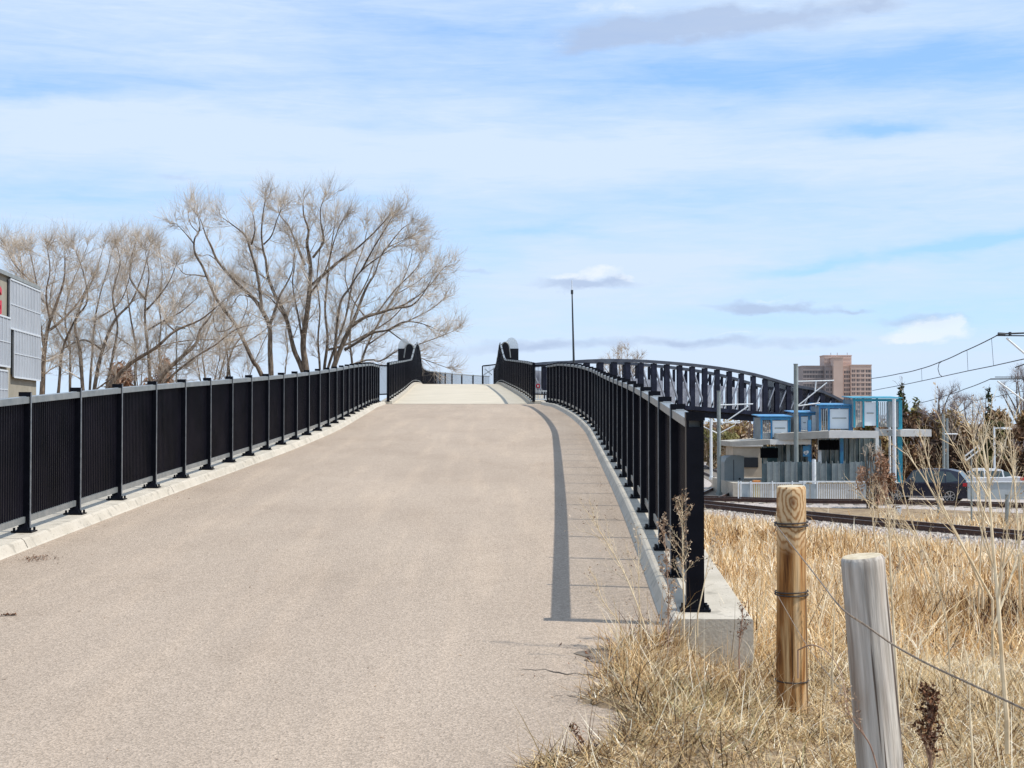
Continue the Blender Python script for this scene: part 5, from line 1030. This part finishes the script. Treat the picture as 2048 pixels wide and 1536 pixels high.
# ------------------------------------------------------------ wooden fence posts and rope
def wood_mat(name, kind):
    m = bpy.data.materials.new(name); nt, N, L, P = nodes_of(m); P.inputs['Roughness'].default_value = .85; P.inputs['Specular IOR Level'].default_value = .25
    tc = N.new('ShaderNodeTexCoord'); 
    def nz(scale, det, st, dist=0, loc=(0, 0, 0), rough=.6):
        mp = N.new('ShaderNodeMapping'); mp.inputs['Scale'].default_value = st; mp.inputs['Location'].default_value = loc; L.new(tc.outputs['Object'], mp.inputs[0])
        n = N.new('ShaderNodeTexNoise'); n.inputs['Scale'].default_value = scale; n.inputs['Detail'].default_value = det; n.inputs['Distortion'].default_value = dist; n.inputs['Roughness'].default_value = rough; L.new(mp.outputs[0], n.inputs['Vector']); return n.outputs[0]
    def ramp(src, stops):
        r = N.new('ShaderNodeValToRGB'); e = r.color_ramp.elements; e[0].position = stops[0][0]; e[0].color = (*stops[0][1], 1); e[1].position = stops[-1][0]; e[1].color = (*stops[-1][1], 1)
        for p, c in stops[1:-1]: x = e.new(p); x.color = (*c, 1)
        L.new(src, r.inputs[0]); return r.outputs[0]
    def mix(f, a, b, mode='MIX'):
        n = N.new('ShaderNodeMix'); n.data_type = 'RGBA'; n.blend_type = mode
        if isinstance(f, float): n.inputs[0].default_value = f
        else: L.new(f, n.inputs[0])
        L.new(a, n.inputs[6]); L.new(b, n.inputs[7]); return n.outputs[2]
    if kind == 'brown':
        base = ramp(nz(13, 5, (1, 1, .08), .6), [(.33, (.085, .028, .008)), (.44, (.30, .13, .035)), (.55, (.56, .35, .16)), (.70, (.70, .53, .33))])
        fine = ramp(nz(70, 4, (1, 1, .05), .3), [(.35, (.62, .58, .54)), (.65, (1.18, 1.18, 1.18))]); c = mix(.9, base, fine, 'MULTIPLY')
        # flowing growth rings round the knot near the top
        mp = N.new('ShaderNodeMapping'); mp.inputs['Location'].default_value = (.0, 0, -1.275 * .85); mp.inputs['Scale'].default_value = (1.7, 0, .85); L.new(tc.outputs['Object'], mp.inputs[0])
        wv = N.new('ShaderNodeTexWave'); wv.wave_type = 'RINGS'; wv.rings_direction = 'SPHERICAL'; wv.inputs['Scale'].default_value = 11; wv.inputs['Distortion'].default_value = 9; wv.inputs['Detail'].default_value = 5; wv.inputs['Detail Scale'].default_value = 1.2
        L.new(mp.outputs[0], wv.inputs['Vector']); knot = ramp(wv.outputs[0], [(.05, (.33, .17, .07)), (.4, (.56, .38, .20)), (.9, (.64, .46, .27))])
        g = N.new('ShaderNodeTexGradient'); g.gradient_type = 'SPHERICAL'; mp2 = N.new('ShaderNodeMapping'); mp2.inputs['Location'].default_value = (0.01, 0, -1.25 * 4.5); mp2.inputs['Scale'].default_value = (5, 0, 4.5); L.new(tc.outputs['Object'], mp2.inputs[0]); L.new(mp2.outputs[0], g.inputs[0])
        kf = ramp(g.outputs[0], [(.0, (0, 0, 0)), (.35, (.9, .9, .9))]); c = mix(kf, c, knot)
        mp3 = N.new('ShaderNodeMapping'); mp3.inputs['Location'].default_value = (.15, 0, -1.285 * 26); mp3.inputs['Scale'].default_value = (42, 0, 26); L.new(tc.outputs['Object'], mp3.inputs[0]); g2 = N.new('ShaderNodeTexGradient'); g2.gradient_type = 'SPHERICAL'; L.new(mp3.outputs[0], g2.inputs[0])
        c = mix(g2.outputs[0], c, ramp(nz(20, 2, (1, 1, 1)), [(.3, (.12, .045, .015)), (.7, (.2, .08, .03))]))
    else:
        base = ramp(nz(9, 5, (1, 1, .06), .5), [(.32, (.17, .14, .115)), (.43, (.40, .365, .32)), (.56, (.64, .595, .53)), (.75, (.76, .72, .66))])
        fine = ramp(nz(60, 5, (1, 1, .045), .2), [(.33, (.62, .6, .58)), (.6, (1.12, 1.12, 1.12))]); c = mix(.85, base, fine, 'MULTIPLY')
        tan = ramp(nz(5, 4, (1, 1, .14), .3, (3, 1, 0)), [(.55, (0, 0, 0)), (.68, (.55, .55, .55))]); c = mix(tan, c, ramp(nz(30, 2, (1, 1, .1)), [(.3, (.26, .16, .10)), (.7, (.40, .29, .2))]))
        dark = ramp(nz(6, 5, (1, 1, .2), .4, (7, 2, 1)), [(.55, (0, 0, 0)), (.66, (.8, .8, .8))]); c = mix(dark, c, ramp(nz(30, 2, (1, 1, 1)), [(.3, (.10, .09, .085)), (.7, (.17, .155, .145))]))
    cr_ = ramp(nz(26, 2, (1, 1, .025), .15, (2, 5, 0)), [(.62, (1, 1, 1)), (.645, (.14, .10, .08))]); c = mix(.9, c, cr_, 'MULTIPLY')
    L.new(c, P.inputs['Base Color']); b = N.new('ShaderNodeBump'); b.inputs['Distance'].default_value = .006; L.new(nz(60, 6, (1, 1, .05)), b.inputs['Height']); L.new(b.outputs[0], P.inputs['Normal']); return m
def wood_post(name, label, pxb, pyb, pxt, pyt, d, r, m_, lean_d=0.0, low=.35):
    t = at(pxt, pyt, d); b = at(pxb, pyb, d + lean_d); ax = (t - b).normalized(); H_ = (t - b).length; foot = b - ax * low
    rt = empty(name, foot, label, 'post', 'wooden fence posts'); mb = MB(); n = 40; rows = []; zq = list(np.linspace(0, H_ + low - .012, 40)) + [H_ + low]
    q = Vector((0, 0, 1)).rotation_difference(ax)
    for z in zq:
        rr = r * (1 + .035 * sin(z * 3.1 + 1) - .02 * z) - (.006 if z == zq[-1] else 0); row = []
        for k in range(n):
            a = 2 * pi * k / n; w_ = .012 * sin(3 * a + z * 1.5) + .008 * sin(7 * a + z * 4) + .006 * sin(13 * a - z * 2)
            row.append(Vector((cos(a) * rr * (1 + w_), sin(a) * rr * (1 + w_), z + (.004 * cos(a - 1) if z > H_ else 0))))
        rows.append(row)
    b0 = mb.strip(rows, closed=True); mb.f.append(tuple(b0 + (len(rows) - 1) * n + k for k in range(n))); mb.m.append(1)
    o = mb.build('shaft', [m_, M_endgrain], rt, smooth=False, local=True); 
    me = o.data; me.polygons.foreach_set('use_smooth', [p.material_index == 0 for p in me.polygons]); rt.rotation_mode = 'QUATERNION'; rt.rotation_quaternion = q
    return rt, H_ + low, q, foot
M_endgrain = mat('sawn_end_grain', (.42, .34, .22), .9, (.60, .52, .38), 40); M_wirewrap = mat('rusty_tie_wire', (.03, .02, .016), .6)
wA, hA, qA, fA = wood_post('fence_post', 'taller honey-brown round wooden post with a knot near its top and dark tie wires', 1584, 1392, 1582, 972, 7.5, .0745, wood_mat('brown_pine', 'brown'))
wB, hB, qB, fB = wood_post('fence_post', 'shorter weathered grey round wooden post, cracked and leaning, with a rope across it', 1757, 1490, 1724, 1112, 5.2, .0755, wood_mat('grey_weathered_wood', 'grey'))
for py, k, m2 in ((1050, 2, .004), (1187, 2, .0035), (1357, 1, .003)):
    z = hA - (py - 972) / 413.0; mb = MB()
    for j in range(k):
        mb.tube([(.079 * cos(a), .079 * sin(a), z + j * .014 + .004 * sin(a + j) ) for a in np.linspace(0, 2 * pi, 30)], m2, 6, cap=False)
    mb.build('tie_wire', M_wirewrap, wA, local=True)
M_rope = mat('weathered_rope', (.17, .13, .10), .9, (.33, .27, .21), 60)
pts = [at(1552, 1050, 7.41), at(1590, 1098, 6.9), at(1640, 1162, 6.0), at(1683, 1216, 5.11), at(1730, 1250, 5.1), at(1789, 1291, 5.08), at(1860, 1330, 4.9), at(1950, 1372, 4.65), at(2048, 1418, 4.4), at(2160, 1470, 4.1)]
rp = empty('rope', pts[0], 'twisted grey-brown rope sloping down to the right across both wooden posts', 'rope'); mb = MB(); P = sample([tuple(p) for p in pts], 40)
for ph in (0, 2 * pi / 3, 4 * pi / 3):
    Q = []
    for i, p in enumerate(P):
        a = i * .55 + ph; Q.append(p + Vector((0, cos(a), sin(a))) * (.0017 if i > 120 else .0012))
    mb.tube(Q, .0022 if True else 0, 5)
mb.build('rope', M_rope, rp)
pts = [at(1556, 1192, 7.41), at(1620, 1300, 6.6), at(1700, 1400, 5.8), at(1800, 1500, 5.2), at(1900, 1600, 4.9)]
rt = empty('wire', pts[0], 'thin tan wire running low from the brown post down through the grass', 'wire'); mb = MB(); mb.tube(sample([tuple(p) for p in pts], 6), .0016, 5); mb.build('strand', M_rope, rt)

# ------------------------------------------------------------ dry grass
XCa = np.array([XC(d) for d in np.arange(0, 80, .1)]); EDa = np.array([edge(d) for d in np.arange(0, 80, .1)])
GXs = np.array(gx); GYs = np.array(gy); GZ = V0Z = None
def Gv(x, d):
    """ground height from the same rule, vectorised"""
    return np.array([G(a, b) for a, b in zip(x, d)])
def fbm(x, y, s=1.0):
    r = 0
    for k, (a, b, c) in enumerate(((1.3, .7, .4), (2.9, -2.1, 1.7), (-4.7, 5.3, 2.9), (9.1, 8.3, .8), (17.3, -13.1, 4.2))): r = r + np.sin(x * a * s + y * b * s + c) * (.8 ** k)
    return r / 3.0
def scatter(n, d0, d1, xr, fn, seed):
    g = np.random.default_rng(seed); k = 0; X, D = [], []
    d = np.sqrt(g.uniform(d0 ** 2, d1 ** 2, n * 3)); x = g.uniform(0, 1, n * 3) * (xr * d + .6); ok = fn(x, d, g); return x[ok][:n], d[ok][:n], g
def okgrass(x, d, g):
    e = EDa[np.clip((d * 10).astype(int), 0, 799)]; xc = XCa[np.clip((d * 10).astype(int), 0, 799)]; m = np.where(d < D0, x > e + g.exponential(.05, len(x)) - .03, x > xc + 2.86)
    tx = np.interp(d, [p[1] for p in TR1], [p[0] for p in TR1]); m &= ~((d > 33) & (np.abs(x - tx) < 3.0) & (g.uniform(0, 1, len(x)) > .06)); m &= ~((d > 33) & (x > tx - 3.6) & (g.uniform(0, 1, len(x)) > .15 + .15 * fbm(x, d, .5)))
    m &= g.uniform(0, 1, len(x)) < .66 + .5 * fbm(x, d, 1.6) + .3 * fbm(x, d, 4.1)
    return m
def blades(name, n, d0, d1, xr, lmin, lmax, wd, bend, tone0, seed, label, up=1.0, clump=0):
    x, d, g = scatter(n, d0, d1, xr, okgrass, seed)
    if clump: c = fbm(x, d, 3.3); x = x + g.normal(0, .03, len(x)); 
    n = len(x); z = Gv(x, d); L_ = g.uniform(lmin, lmax, n) * (1 + .35 * fbm(x, d, .9)); ang = g.uniform(0, 2 * pi, n); tilt = np.clip(g.normal(bend, .35, n), .05, 1.45); curl = g.uniform(-.6, 1.7, n); w_ = wd * g.uniform(.6, 1.4, n) * (1 + d / 60)
    hx, hy = np.cos(ang), np.sin(ang); pa = g.uniform(0, 2 * pi, n); sx, sy = np.cos(pa), np.sin(pa); P = []; cx, cy, cz = x.copy(), d.copy(), z - .01
    for i in range(4):
        ww = w_ * (1, .85, .55, .06)[i] / 2; P += [np.stack([cx - sx * ww, cy - sy * ww, cz], 1), np.stack([cx + sx * ww, cy + sy * ww, cz], 1)]
        t = tilt + curl * i / 3; s = L_ / 3; cx = cx + hx * np.sin(t) * s; cy = cy + hy * np.sin(t) * s; cz = np.maximum(cz + np.cos(t) * s * up, z + .01)
    V = np.stack(P, 1).reshape(-1, 3); b = np.arange(n)[:, None] * 8; F = np.concatenate([b + np.array([[0, 1, 3, 2]]), b + np.array([[2, 3, 5, 4]]), b + np.array([[4, 5, 7, 6]])], 0)
    patch = .24 * fbm(x + 5, d * .7, .55) + .16 * fbm(x, d, 2.2); t = np.clip(tone0(x, d) + patch + g.normal(0, .27, n), 0, 1)
    o = link(name, np_mesh(name, V, F, M_grass, np.repeat(t, 8))); return tag(o, label, 'grass', kind='stuff')
M_grass = tone_mat('dry_grass_blades', [(0, (0.05, 0.022, 0.012)), (.18, (0.20, 0.095, 0.035)), (.38, (0.52, 0.30, 0.12)), (.58, (0.80, 0.54, 0.26)), (.78, (0.90, 0.70, 0.42)), (1, (0.93, 0.84, 0.66))], trans=.15)
M_goldgrass = M_grass; M_grass = tone_mat('matted_grass_blades', [(0, (0.035, 0.02, 0.011)), (.2, (0.17, 0.095, 0.04)), (.4, (0.46, 0.30, 0.135)), (.6, (0.76, 0.56, 0.29)), (.8, (0.90, 0.74, 0.47)), (1, (0.93, 0.86, 0.69))], trans=.15)
def t_near(x, d): return .66 - .22 * np.exp(-((x - 1.0) ** 2 / .10 + (d - 6.9) ** 2 / .5)) - .2 * np.exp(-((x - .62) ** 2 / .03 + (d - 7.5) ** 2 / .3)) - .25 * np.exp(-((x - 1.35) ** 2 / .02 + (d - 5.6) ** 2 / .2)) - .15 * (d > 10) * 0
def t_mid(x, d): return .64 - .62 * np.exp(-((x / d - .315) ** 2 / .0016 + (d - 12.5) ** 2 / 9)) - .3 * np.exp(-((x / d - .27) ** 2 / .0006 + (d - 17) ** 2 / 8)) + .05 * (x / d < .18)
blades('dry_grass', 42000, 4.6, 9.3, .46, .05, .17, .0042, 1.25, t_near, 1, 'matted straw-coloured dead grass creeping over the path edge beside the wooden posts')
_ok = okgrass
def okclump(x, d, g):
    q = .9 * np.exp(-((x - .78) ** 2 / .03 + (d - 8.15) ** 2 / .08)) + .5 * np.exp(-((x - 1.15) ** 2 / .09 + (d - 8.2) ** 2 / .05)) + .6 * np.exp(-((x - .55) ** 2 / .03 + (d - 7.7) ** 2 / .3)); return _ok(x, d, g) & (g.uniform(0, 1, len(x)) < q) & (d < D0 - .02)
blades('dry_grass', 30000, 4.6, 8.6, .46, .07, .22, .0042, 1.15, lambda x, d: .26 + 0 * x, 21, 'brownish thatch of flattened dead grass under the straw in the foreground')
blades('dry_grass', 3800, 4.8, 12, .46, .16, .42, .0034, .5, lambda x, d: .62 + 0 * x, 2, 'taller upright dry grass stems in the foreground around the wooden posts')
M_grass = M_goldgrass
blades('dry_grass', 60000, 9, 26, .44, .20, .50, .0075, .8, t_mid, 3, 'golden dry grass on the slope between the posts and the railway track')
blades('dry_grass', 42000, 26, 66, .42, .3, .65, .02, .5, lambda x, d: .66 + 0 * x, 4, 'distant pale dry grass along the near side of the railway track')

blades('dry_grass', 16000, 9, 24, .44, .12, .3, .009, 1.2, lambda x, d: .22 + 0 * x, 41, 'dark brown matted undergrowth among the golden grass on the slope')
_gm = M_grass; M_grass = tone_mat('olive_grass_blades', [(0, (.04, .035, .012)), (.5, (.26, .225, .09)), (1, (.58, .52, .30))], trans=.15)
def okolive(x, d, g): return _ok(x, d, g) & (g.uniform(0, 1, len(x)) < np.exp(-((x - .85) ** 2 / .1 + (d - 6.9) ** 2 / .9)) + .7 * np.exp(-((x - 1.45) ** 2 / .05 + (d - 5.6) ** 2 / .3)))
okgrass = okolive
blades('olive_grass', 6000, 4.8, 9, .4, .06, .2, .0045, 1.1, lambda x, d: .5 + 0 * x, 42, 'dull olive-green tufts low in the straw beside the path edge')
M_grass = _gm
okgrass = okclump
blades('dry_grass', 8000, 7.0, 8.6, .3, .10, .32, .0035, .7, lambda x, d: .6 + 0 * x, 33, 'thick tuft of dry grass against the end face of the concrete wall')
M_dirt = mat('damp_dirt', (0.10, 0.08, 0.06), .95, (0.24, 0.20, 0.16), 14, 8, bump=.01, bscale=60)
mb = MB(); c0 = at(1245, 1283, 7.95); pts = []
for k in range(26):
    a_ = 2 * pi * k / 26; rx = (.24 if cos(a_) < 0 else .16) * (1 + .16 * sin(3 * a_ + 1) + .1 * sin(7 * a_)); ry = .22 * (1 + .2 * sin(4 * a_ + 2)); x_ = c0.x + rx * cos(a_); y_ = 8.0 + ry * sin(a_); pts.append((x_, y_, pathz(y_) + .004))
b0 = len(mb.v); mb.poly(pts); tag(mb.build('dirt_patch', M_dirt), kind='structure')
def crack(px0, py0, px1, py1, w_, lb):
    n_ = 22; top, bot = [], []
    for k in range(n_ + 1):
        t = k / n_; px = px0 + (px1 - px0) * t; py = py0 + (py1 - py0) * t + 2.0 * sin(t * 17) + 1.2 * sin(t * 41)
        u = (px - 1024) / FPX; v = (768 - py) / FPX; lo_, hi_ = 3., 40.
        for _ in range(40):
            m_ = (lo_ + hi_) / 2
            if at(px, py, m_).z > pathz(m_): lo_ = m_
            else: hi_ = m_
        y_ = lo_; x_ = at(px, py, y_).x; ww = w_ * (.35 + abs(sin(t * 9 + 1))) * min(1, 4 * t + .1, 4 * (1 - t) + .1); bot.append((x_, y_ - ww, pathz(y_ - ww) + .003)); top.append((x_, y_ + ww, pathz(y_ + ww) + .003))
    mb = MB(); mb.strip([bot, top]); tag(mb.build('crack', M_crack), lb, 'crack', 'cracks in the path')
M_crack = mat('crack_dirt', (0.07, 0.055, 0.045), .95)
crack(1035, 1336, 1235, 1358, .007, 'long dark crack running across the path edge toward the grass'); crack(1165, 1296, 1245, 1312, .006, 'short dark crack below the damp dirt patch at the path edge'); crack(1105, 1390, 1200, 1396, .004, 'faint short crack nearest the camera beside the grass')

# ------------------------------------------------------------ tall dead weeds, one by one
M_straw = mat('dry_weed_stalk', (.55, .41, .24), .85, (.82, .68, .46), 8); M_redweed = mat('reddish_dry_weed', (.26, .15, .10), .9, (.42, .28, .19), 9); M_seed = tone_mat('dry_seed_heads', [(0, (.16, .09, .055)), (.5, (.42, .30, .20)), (1, (.68, .56, .42))], trans=.2); M_darkseed = tone_mat('dark_rust_seed_head', [(0, (.03, .012, .008)), (.5, (.11, .045, .022)), (1, (.25, .12, .06))])
def weed(label, pts, d0, d1, r, kind='branch', material=None, kids=9, klen=.35, seeds=120, seedm=None, seed_size=.006, kidstart=.35, group='tall dead weeds', sub=True, ang=(.3, .6), dark=False):
    r = r * 1.25; P = [at(x, y, d0 + (d1 - d0) * i / (len(pts) - 1)) for i, (x, y) in enumerate(pts)]; S = sample([tuple(p) for p in P], 6); rt = empty('weed', P[0], label, 'weed', group); out = []; tips = []
    n = len(S); mb = MB(); foot = S[0] - Vector((0, 0, .12)); mb.tube([foot] + S, [r] + [r * (1 - .72 * i / n) for i in range(n)], 6); mb.build('stalk', material or M_straw, rt); L_ = sum((S[i + 1] - S[i]).length for i in range(n - 1))
    for k in range(kids):
        t = kidstart + (1 - kidstart) * (k + random.random()) / kids; i = min(int(t * (n - 1)), n - 2); d = (S[i + 1] - S[i]).normalized(); ax = rv(); ax = (ax - d * ax.dot(d)).normalized(); a = random.uniform(*ang); cd = (d * cos(a) + ax * sin(a)).normalized(); q = S[i].copy(); ll = klen * (1.15 - .75 * t) * random.uniform(.7, 1.2); rr = r * .42; m = 5
        for j in range(m):
            cd = (cd + rv() * .1 + Vector((0, 0, .06))).normalized(); q2 = q + cd * ll / m; out.append((*q, *q2, rr, rr * .8, 0)); rr *= .8
            if sub and j > 0:
                for _ in range(2):
                    ax = rv(); ax = (ax - cd * ax.dot(cd)).normalized(); c2 = (cd + ax * .6).normalized(); q3 = q2 + c2 * ll * .28 * random.uniform(.5, 1.2); out.append((*q2, *q3, rr * .7, rr * .4, 0)); tips.append(q3)
            q = q2
        tips.append(q)
    if out: V_, F_, t_ = prisms(out, 3); link('branches', np_mesh('branches', V_, F_, material or M_straw), rt)
    if seeds and tips:
        T_ = np.array([tuple(p) for p in tips]); idx = RNG.integers(0, len(T_), seeds); c = T_[idx] + RNG.normal(0, klen * .05, (seeds, 3)); a = RNG.normal(size=(seeds, 3)); a /= np.linalg.norm(a, axis=1, keepdims=True); b = np.cross(a, RNG.normal(size=(seeds, 3))); b /= np.linalg.norm(b, axis=1, keepdims=True); s = seed_size * RNG.uniform(.5, 1.5, (seeds, 1))
        V_ = np.stack([c - a * s, c - b * s * .5, c + a * s, c + b * s * .5], 1).reshape(-1, 3); link('seed_heads', np_mesh('seed_heads', V_, np.arange(seeds * 4).reshape(seeds, 4), seedm or M_seed, np.repeat(RNG.uniform(0, 1, seeds), 4)), rt)
    return rt
weed('feathery pale weed with a plume of seed heads in front of the railing end post', [(1366, 1330), (1368, 1240), (1366, 1150), (1365, 1060), (1364, 1005)], 8.35, 8.4, .0045, kids=26, klen=.17, seeds=420, kidstart=.42, seed_size=.007, ang=(.5, .8))
weed('reddish weed with a ragged head at the left foot of the railing end post', [(1338, 1390), (1336, 1300), (1337, 1200), (1332, 1110), (1326, 1040)], 8.1, 8.2, .0035, material=M_redweed, kids=22, klen=.13, seeds=360, kidstart=.3, seedm=M_seed, seed_size=.008)
weed('thin branching weed leaning left over the path below the kerb', [(1310, 1330), (1285, 1240), (1250, 1150), (1210, 1080), (1180, 1030)], 8.0, 8.3, .004, kids=14, klen=.3, seeds=90)
weed('upright wispy weed over the path edge, right of the leaning one', [(1285, 1300), (1279, 1210), (1277, 1140), (1278, 1080)], 8.1, 8.2, .003, kids=10, klen=.22, seeds=60)
weed('low bare twiggy weed arching over the path by the kerb', [(1270, 1330), (1240, 1250), (1205, 1200), (1190, 1150)], 7.9, 8.0, .003, kids=8, klen=.2, seeds=30)
weed('small green-tipped weed beside the concrete wall end', [(1395, 1230), (1410, 1160), (1418, 1110), (1425, 1075)], 8.5, 8.6, .003, kids=10, klen=.16, seeds=110)
weed('dark thin weed standing against the end face of the concrete wall', [(1480, 1360), (1478, 1300), (1483, 1250), (1486, 1215)], 8.2, 8.3, .004, material=M_redweed, kids=12, klen=.1, seeds=150, seedm=M_darkseed)
weed('tallest thick straw stalk rising from the grass right of the grey post', [(2014, 1440), (2005, 1330), (1996, 1200), (1985, 1080), (1976, 960), (1962, 870)], 5.6, 5.8, .0075, kids=8, klen=.55, seeds=60)
weed('straight straw-coloured stalk directly right of the grey post', [(1796, 1400), (1790, 1300), (1783, 1180), (1779, 1080), (1776, 1010)], 6.2, 6.3, .0055, kids=7, klen=.25, seeds=60)
weed('long diagonal weed crossing in front of the dark car from the left', [(1985, 1200), (1935, 1110), (1890, 1030), (1850, 960), (1812, 905)], 9.5, 9.5, .006, kids=9, klen=.4, seeds=70)
weed('forked weed crossing the rear of the dark car', [(1965, 1180), (1930, 1100), (1885, 1010), (1858, 930), (1845, 880)], 10, 10, .006, kids=9, klen=.45, seeds=60)
weed('tall weed with a forked top between the signpost and the lamp post', [(1985, 1130), (1965, 1040), (1955, 950), (1945, 880), (1938, 850)], 10.5, 10.5, .005, kids=10, klen=.45, seeds=70)
weed('slim weed rising in front of the olive brush near the low lamp post', [(1995, 1200), (1985, 1080), (1978, 960), (1973, 880), (1968, 840)], 9.0, 9.0, .005, kids=8, klen=.35, seeds=70)
weed('tall weed near the right edge in front of the red-brown brush', [(2040, 1180), (2036, 1060), (2028, 960), (2022, 900), (2020, 855)], 9.2, 9.2, .0055, kids=11, klen=.4, seeds=90)
weed('kinked weed at the right edge below the barrier wall', [(1985, 1260), (2010, 1190), (2035, 1110), (2046, 1040), (2056, 960)], 7.0, 7.2, .005, kids=8, klen=.35, seeds=60)
weed('reed-like weed low in front of the near track, left of the marker block', [(1755, 1110), (1748, 1070), (1742, 1020), (1720, 985)], 16, 16, .007, kids=9, klen=.5, seeds=60)
weed('bent weed in front of the near track under the station fence', [(1800, 1120), (1790, 1070), (1770, 1030), (1735, 1000)], 18, 18, .008, kids=8, klen=.6, seeds=60)
weed('pale weed in the grass midway between the two wooden posts', [(1665, 1330), (1668, 1250), (1672, 1180), (1690, 1140)], 7.4, 7.4, .003, kids=6, klen=.2, seeds=30)
weed('leaning weed in front of the grey post near the ground', [(1760, 1560), (1740, 1490), (1705, 1440), (1690, 1400)], 4.9, 4.95, .0025, kids=10, klen=.14, seeds=80, material=M_redweed)
weed('sparse tall weed far right below the kinked one', [(2070, 1420), (2056, 1300), (2048, 1180), (2040, 1100)], 6.4, 6.4, .004, kids=7, klen=.3, seeds=40)
weed('bare stalk leaning left in the grass right of the rope', [(1945, 1500), (1940, 1420), (1938, 1340), (1925, 1280)], 5.2, 5.3, .003, kids=5, klen=.15, seeds=20)
weed('thin stem bending over the gravel right of the grey post top', [(1880, 1240), (1850, 1150), (1835, 1080), (1800, 1030)], 11, 11, .005, kids=8, klen=.4, seeds=50)
weed('straw stalk leaning right in front of the pale pipe post at the right', [(2000, 1180), (2010, 1100), (2018, 1030), (2024, 970), (2032, 920)], 9.8, 9.8, .0045, kids=9, klen=.35, seeds=60)
weed('slender weed crossing the barrier wall just right of the signpost', [(1958, 1190), (1962, 1100), (1970, 1010), (1984, 930), (1990, 890)], 10.2, 10.2, .0045, kids=9, klen=.38, seeds=60)
weed('leafless diagonal stem from the grass to the nose of the dark car', [(1880, 1190), (1850, 1110), (1822, 1040), (1806, 980), (1795, 930)], 10.8, 10.8, .005, kids=8, klen=.4, seeds=50)
weed('wiry weed reaching over the near track below the marker block', [(1850, 1200), (1828, 1140), (1800, 1085), (1770, 1045)], 12, 12, .005, kids=8, klen=.4, seeds=50)
weed('short branched straw weed between the grey post and the tallest stalk', [(1900, 1330), (1893, 1250), (1880, 1180), (1872, 1130)], 7.2, 7.2, .0035, kids=9, klen=.25, seeds=60)
weed('dark rust-brown dock plant standing in the grass at the bottom right', [(1862, 1560), (1860, 1500), (1858, 1450), (1856, 1405)], 5.0, 5.0, .005, material=M_redweed, kids=26, klen=.12, seeds=900, seedm=M_darkseed, kidstart=.05, seed_size=.007, ang=(.15, .35), group=None)
weed('arched bare twig curving from the brown post toward the grey post', [(1596, 1300), (1625, 1290), (1655, 1305), (1680, 1340), (1692, 1390)], 6.6, 5.6, .003, material=M_redweed, kids=3, klen=.1, seeds=0, kidstart=.6)
weed('small dark sprig lying out on the path at the bottom edge', [(1175, 1540), (1165, 1515), (1155, 1490), (1150, 1465)], 6.0, 6.0, .0025, material=M_redweed, kids=10, klen=.09, seeds=110, seedm=M_darkseed)
weed('dry twig leaning over the path edge above the flat straw', [(1215, 1375), (1200, 1345), (1185, 1320), (1174, 1300)], 7.2, 7.3, .002, material=M_redweed, kids=2, klen=.06, seeds=0)
brush('dry_shrub', 'feathery pinkish dry shrub growing by the station fence, left of the white pole', 1745, 890, 66, 74, M_rustleaf, None, n=900, size=.10, tone=.95, cat='shrub', stems=7, twig=M_twig)
brush('dry_shrub', 'low brown shrub between the white pole and the nose of the dark car', 1768, 935, 44, 76, M_rustleaf, None, n=800, size=.10, tone=.45, cat='shrub', stems=5, twig=M_twig)
n = 260; g = np.random.default_rng(9); x = np.concatenate([g.normal(-3.53, .07, 110), g.normal(-2.06 * 1.0, .03, 50), g.normal(.55, .15, 100)]); d = np.concatenate([g.normal(11.55, .09, 110), g.normal(9.25, .02, 50), g.normal(7.9, .25, 100)])
x[110:160] = -2.98 + g.uniform(-.03, .05, 50); d[110:160] = 9.18 + (x[110:160] + 2.98) * .2 + g.normal(0, .008, 50)
z = np.array([pathz(v) for v in d]) + .006; s_ = g.uniform(.008, .022, n); a_ = g.uniform(0, 6.28, n)
V_ = np.stack([np.stack([x + np.cos(a_ + k * 1.57) * s_ * (1 if k % 2 else .3), d + np.sin(a_ + k * 1.57) * s_ * (1 if k % 2 else .3), z + (k == 1) * s_ * .6], 1) for k in range(4)], 1).reshape(-1, 3)
tag(link('leaf_litter', np_mesh('leaf_litter', V_, np.arange(n * 4).reshape(n, 4), M_darkseed, np.repeat(g.uniform(.2, 1, n), 4))), 'small heaps of dark dry leaves at the left kerb and path edge', 'litter', kind='stuff')
# fallen bits on the path: leaf litter at the kerb and scattered grit
n = 900; g = np.random.default_rng(5); d = g.uniform(6, 30, n); side_ = g.uniform(0, 1, n); xc = XCa[(d * 10).astype(int)]; x = np.where(side_ < .5, xc + 2.3 - g.exponential(.12, n), np.where(side_ < .65, xc - 2.32 + g.exponential(.1, n), g.uniform(-3.5, 1, n))); z = np.array([pathz(v) for v in d]) + .003; s = g.uniform(.004, .016, n); a = g.uniform(0, 6.28, n)
V_ = np.stack([np.stack([x + np.cos(a + k * 1.57) * s * (1 if k % 2 else .45), d + np.sin(a + k * 1.57) * s * (1 if k % 2 else .45), z + (k == 1) * s * .4], 1) for k in range(4)], 1).reshape(-1, 3)
tag(link('leaf_litter', np_mesh('leaf_litter', V_, np.arange(n * 4).reshape(n, 4), M_seed, np.repeat(g.uniform(0, .6, n), 4))), 'small dry leaves and grit scattered over the path and along the kerbs', 'litter', kind='stuff')
SC.cycles.max_bounces = 6; SC.cycles.transparent_max_bounces = 4
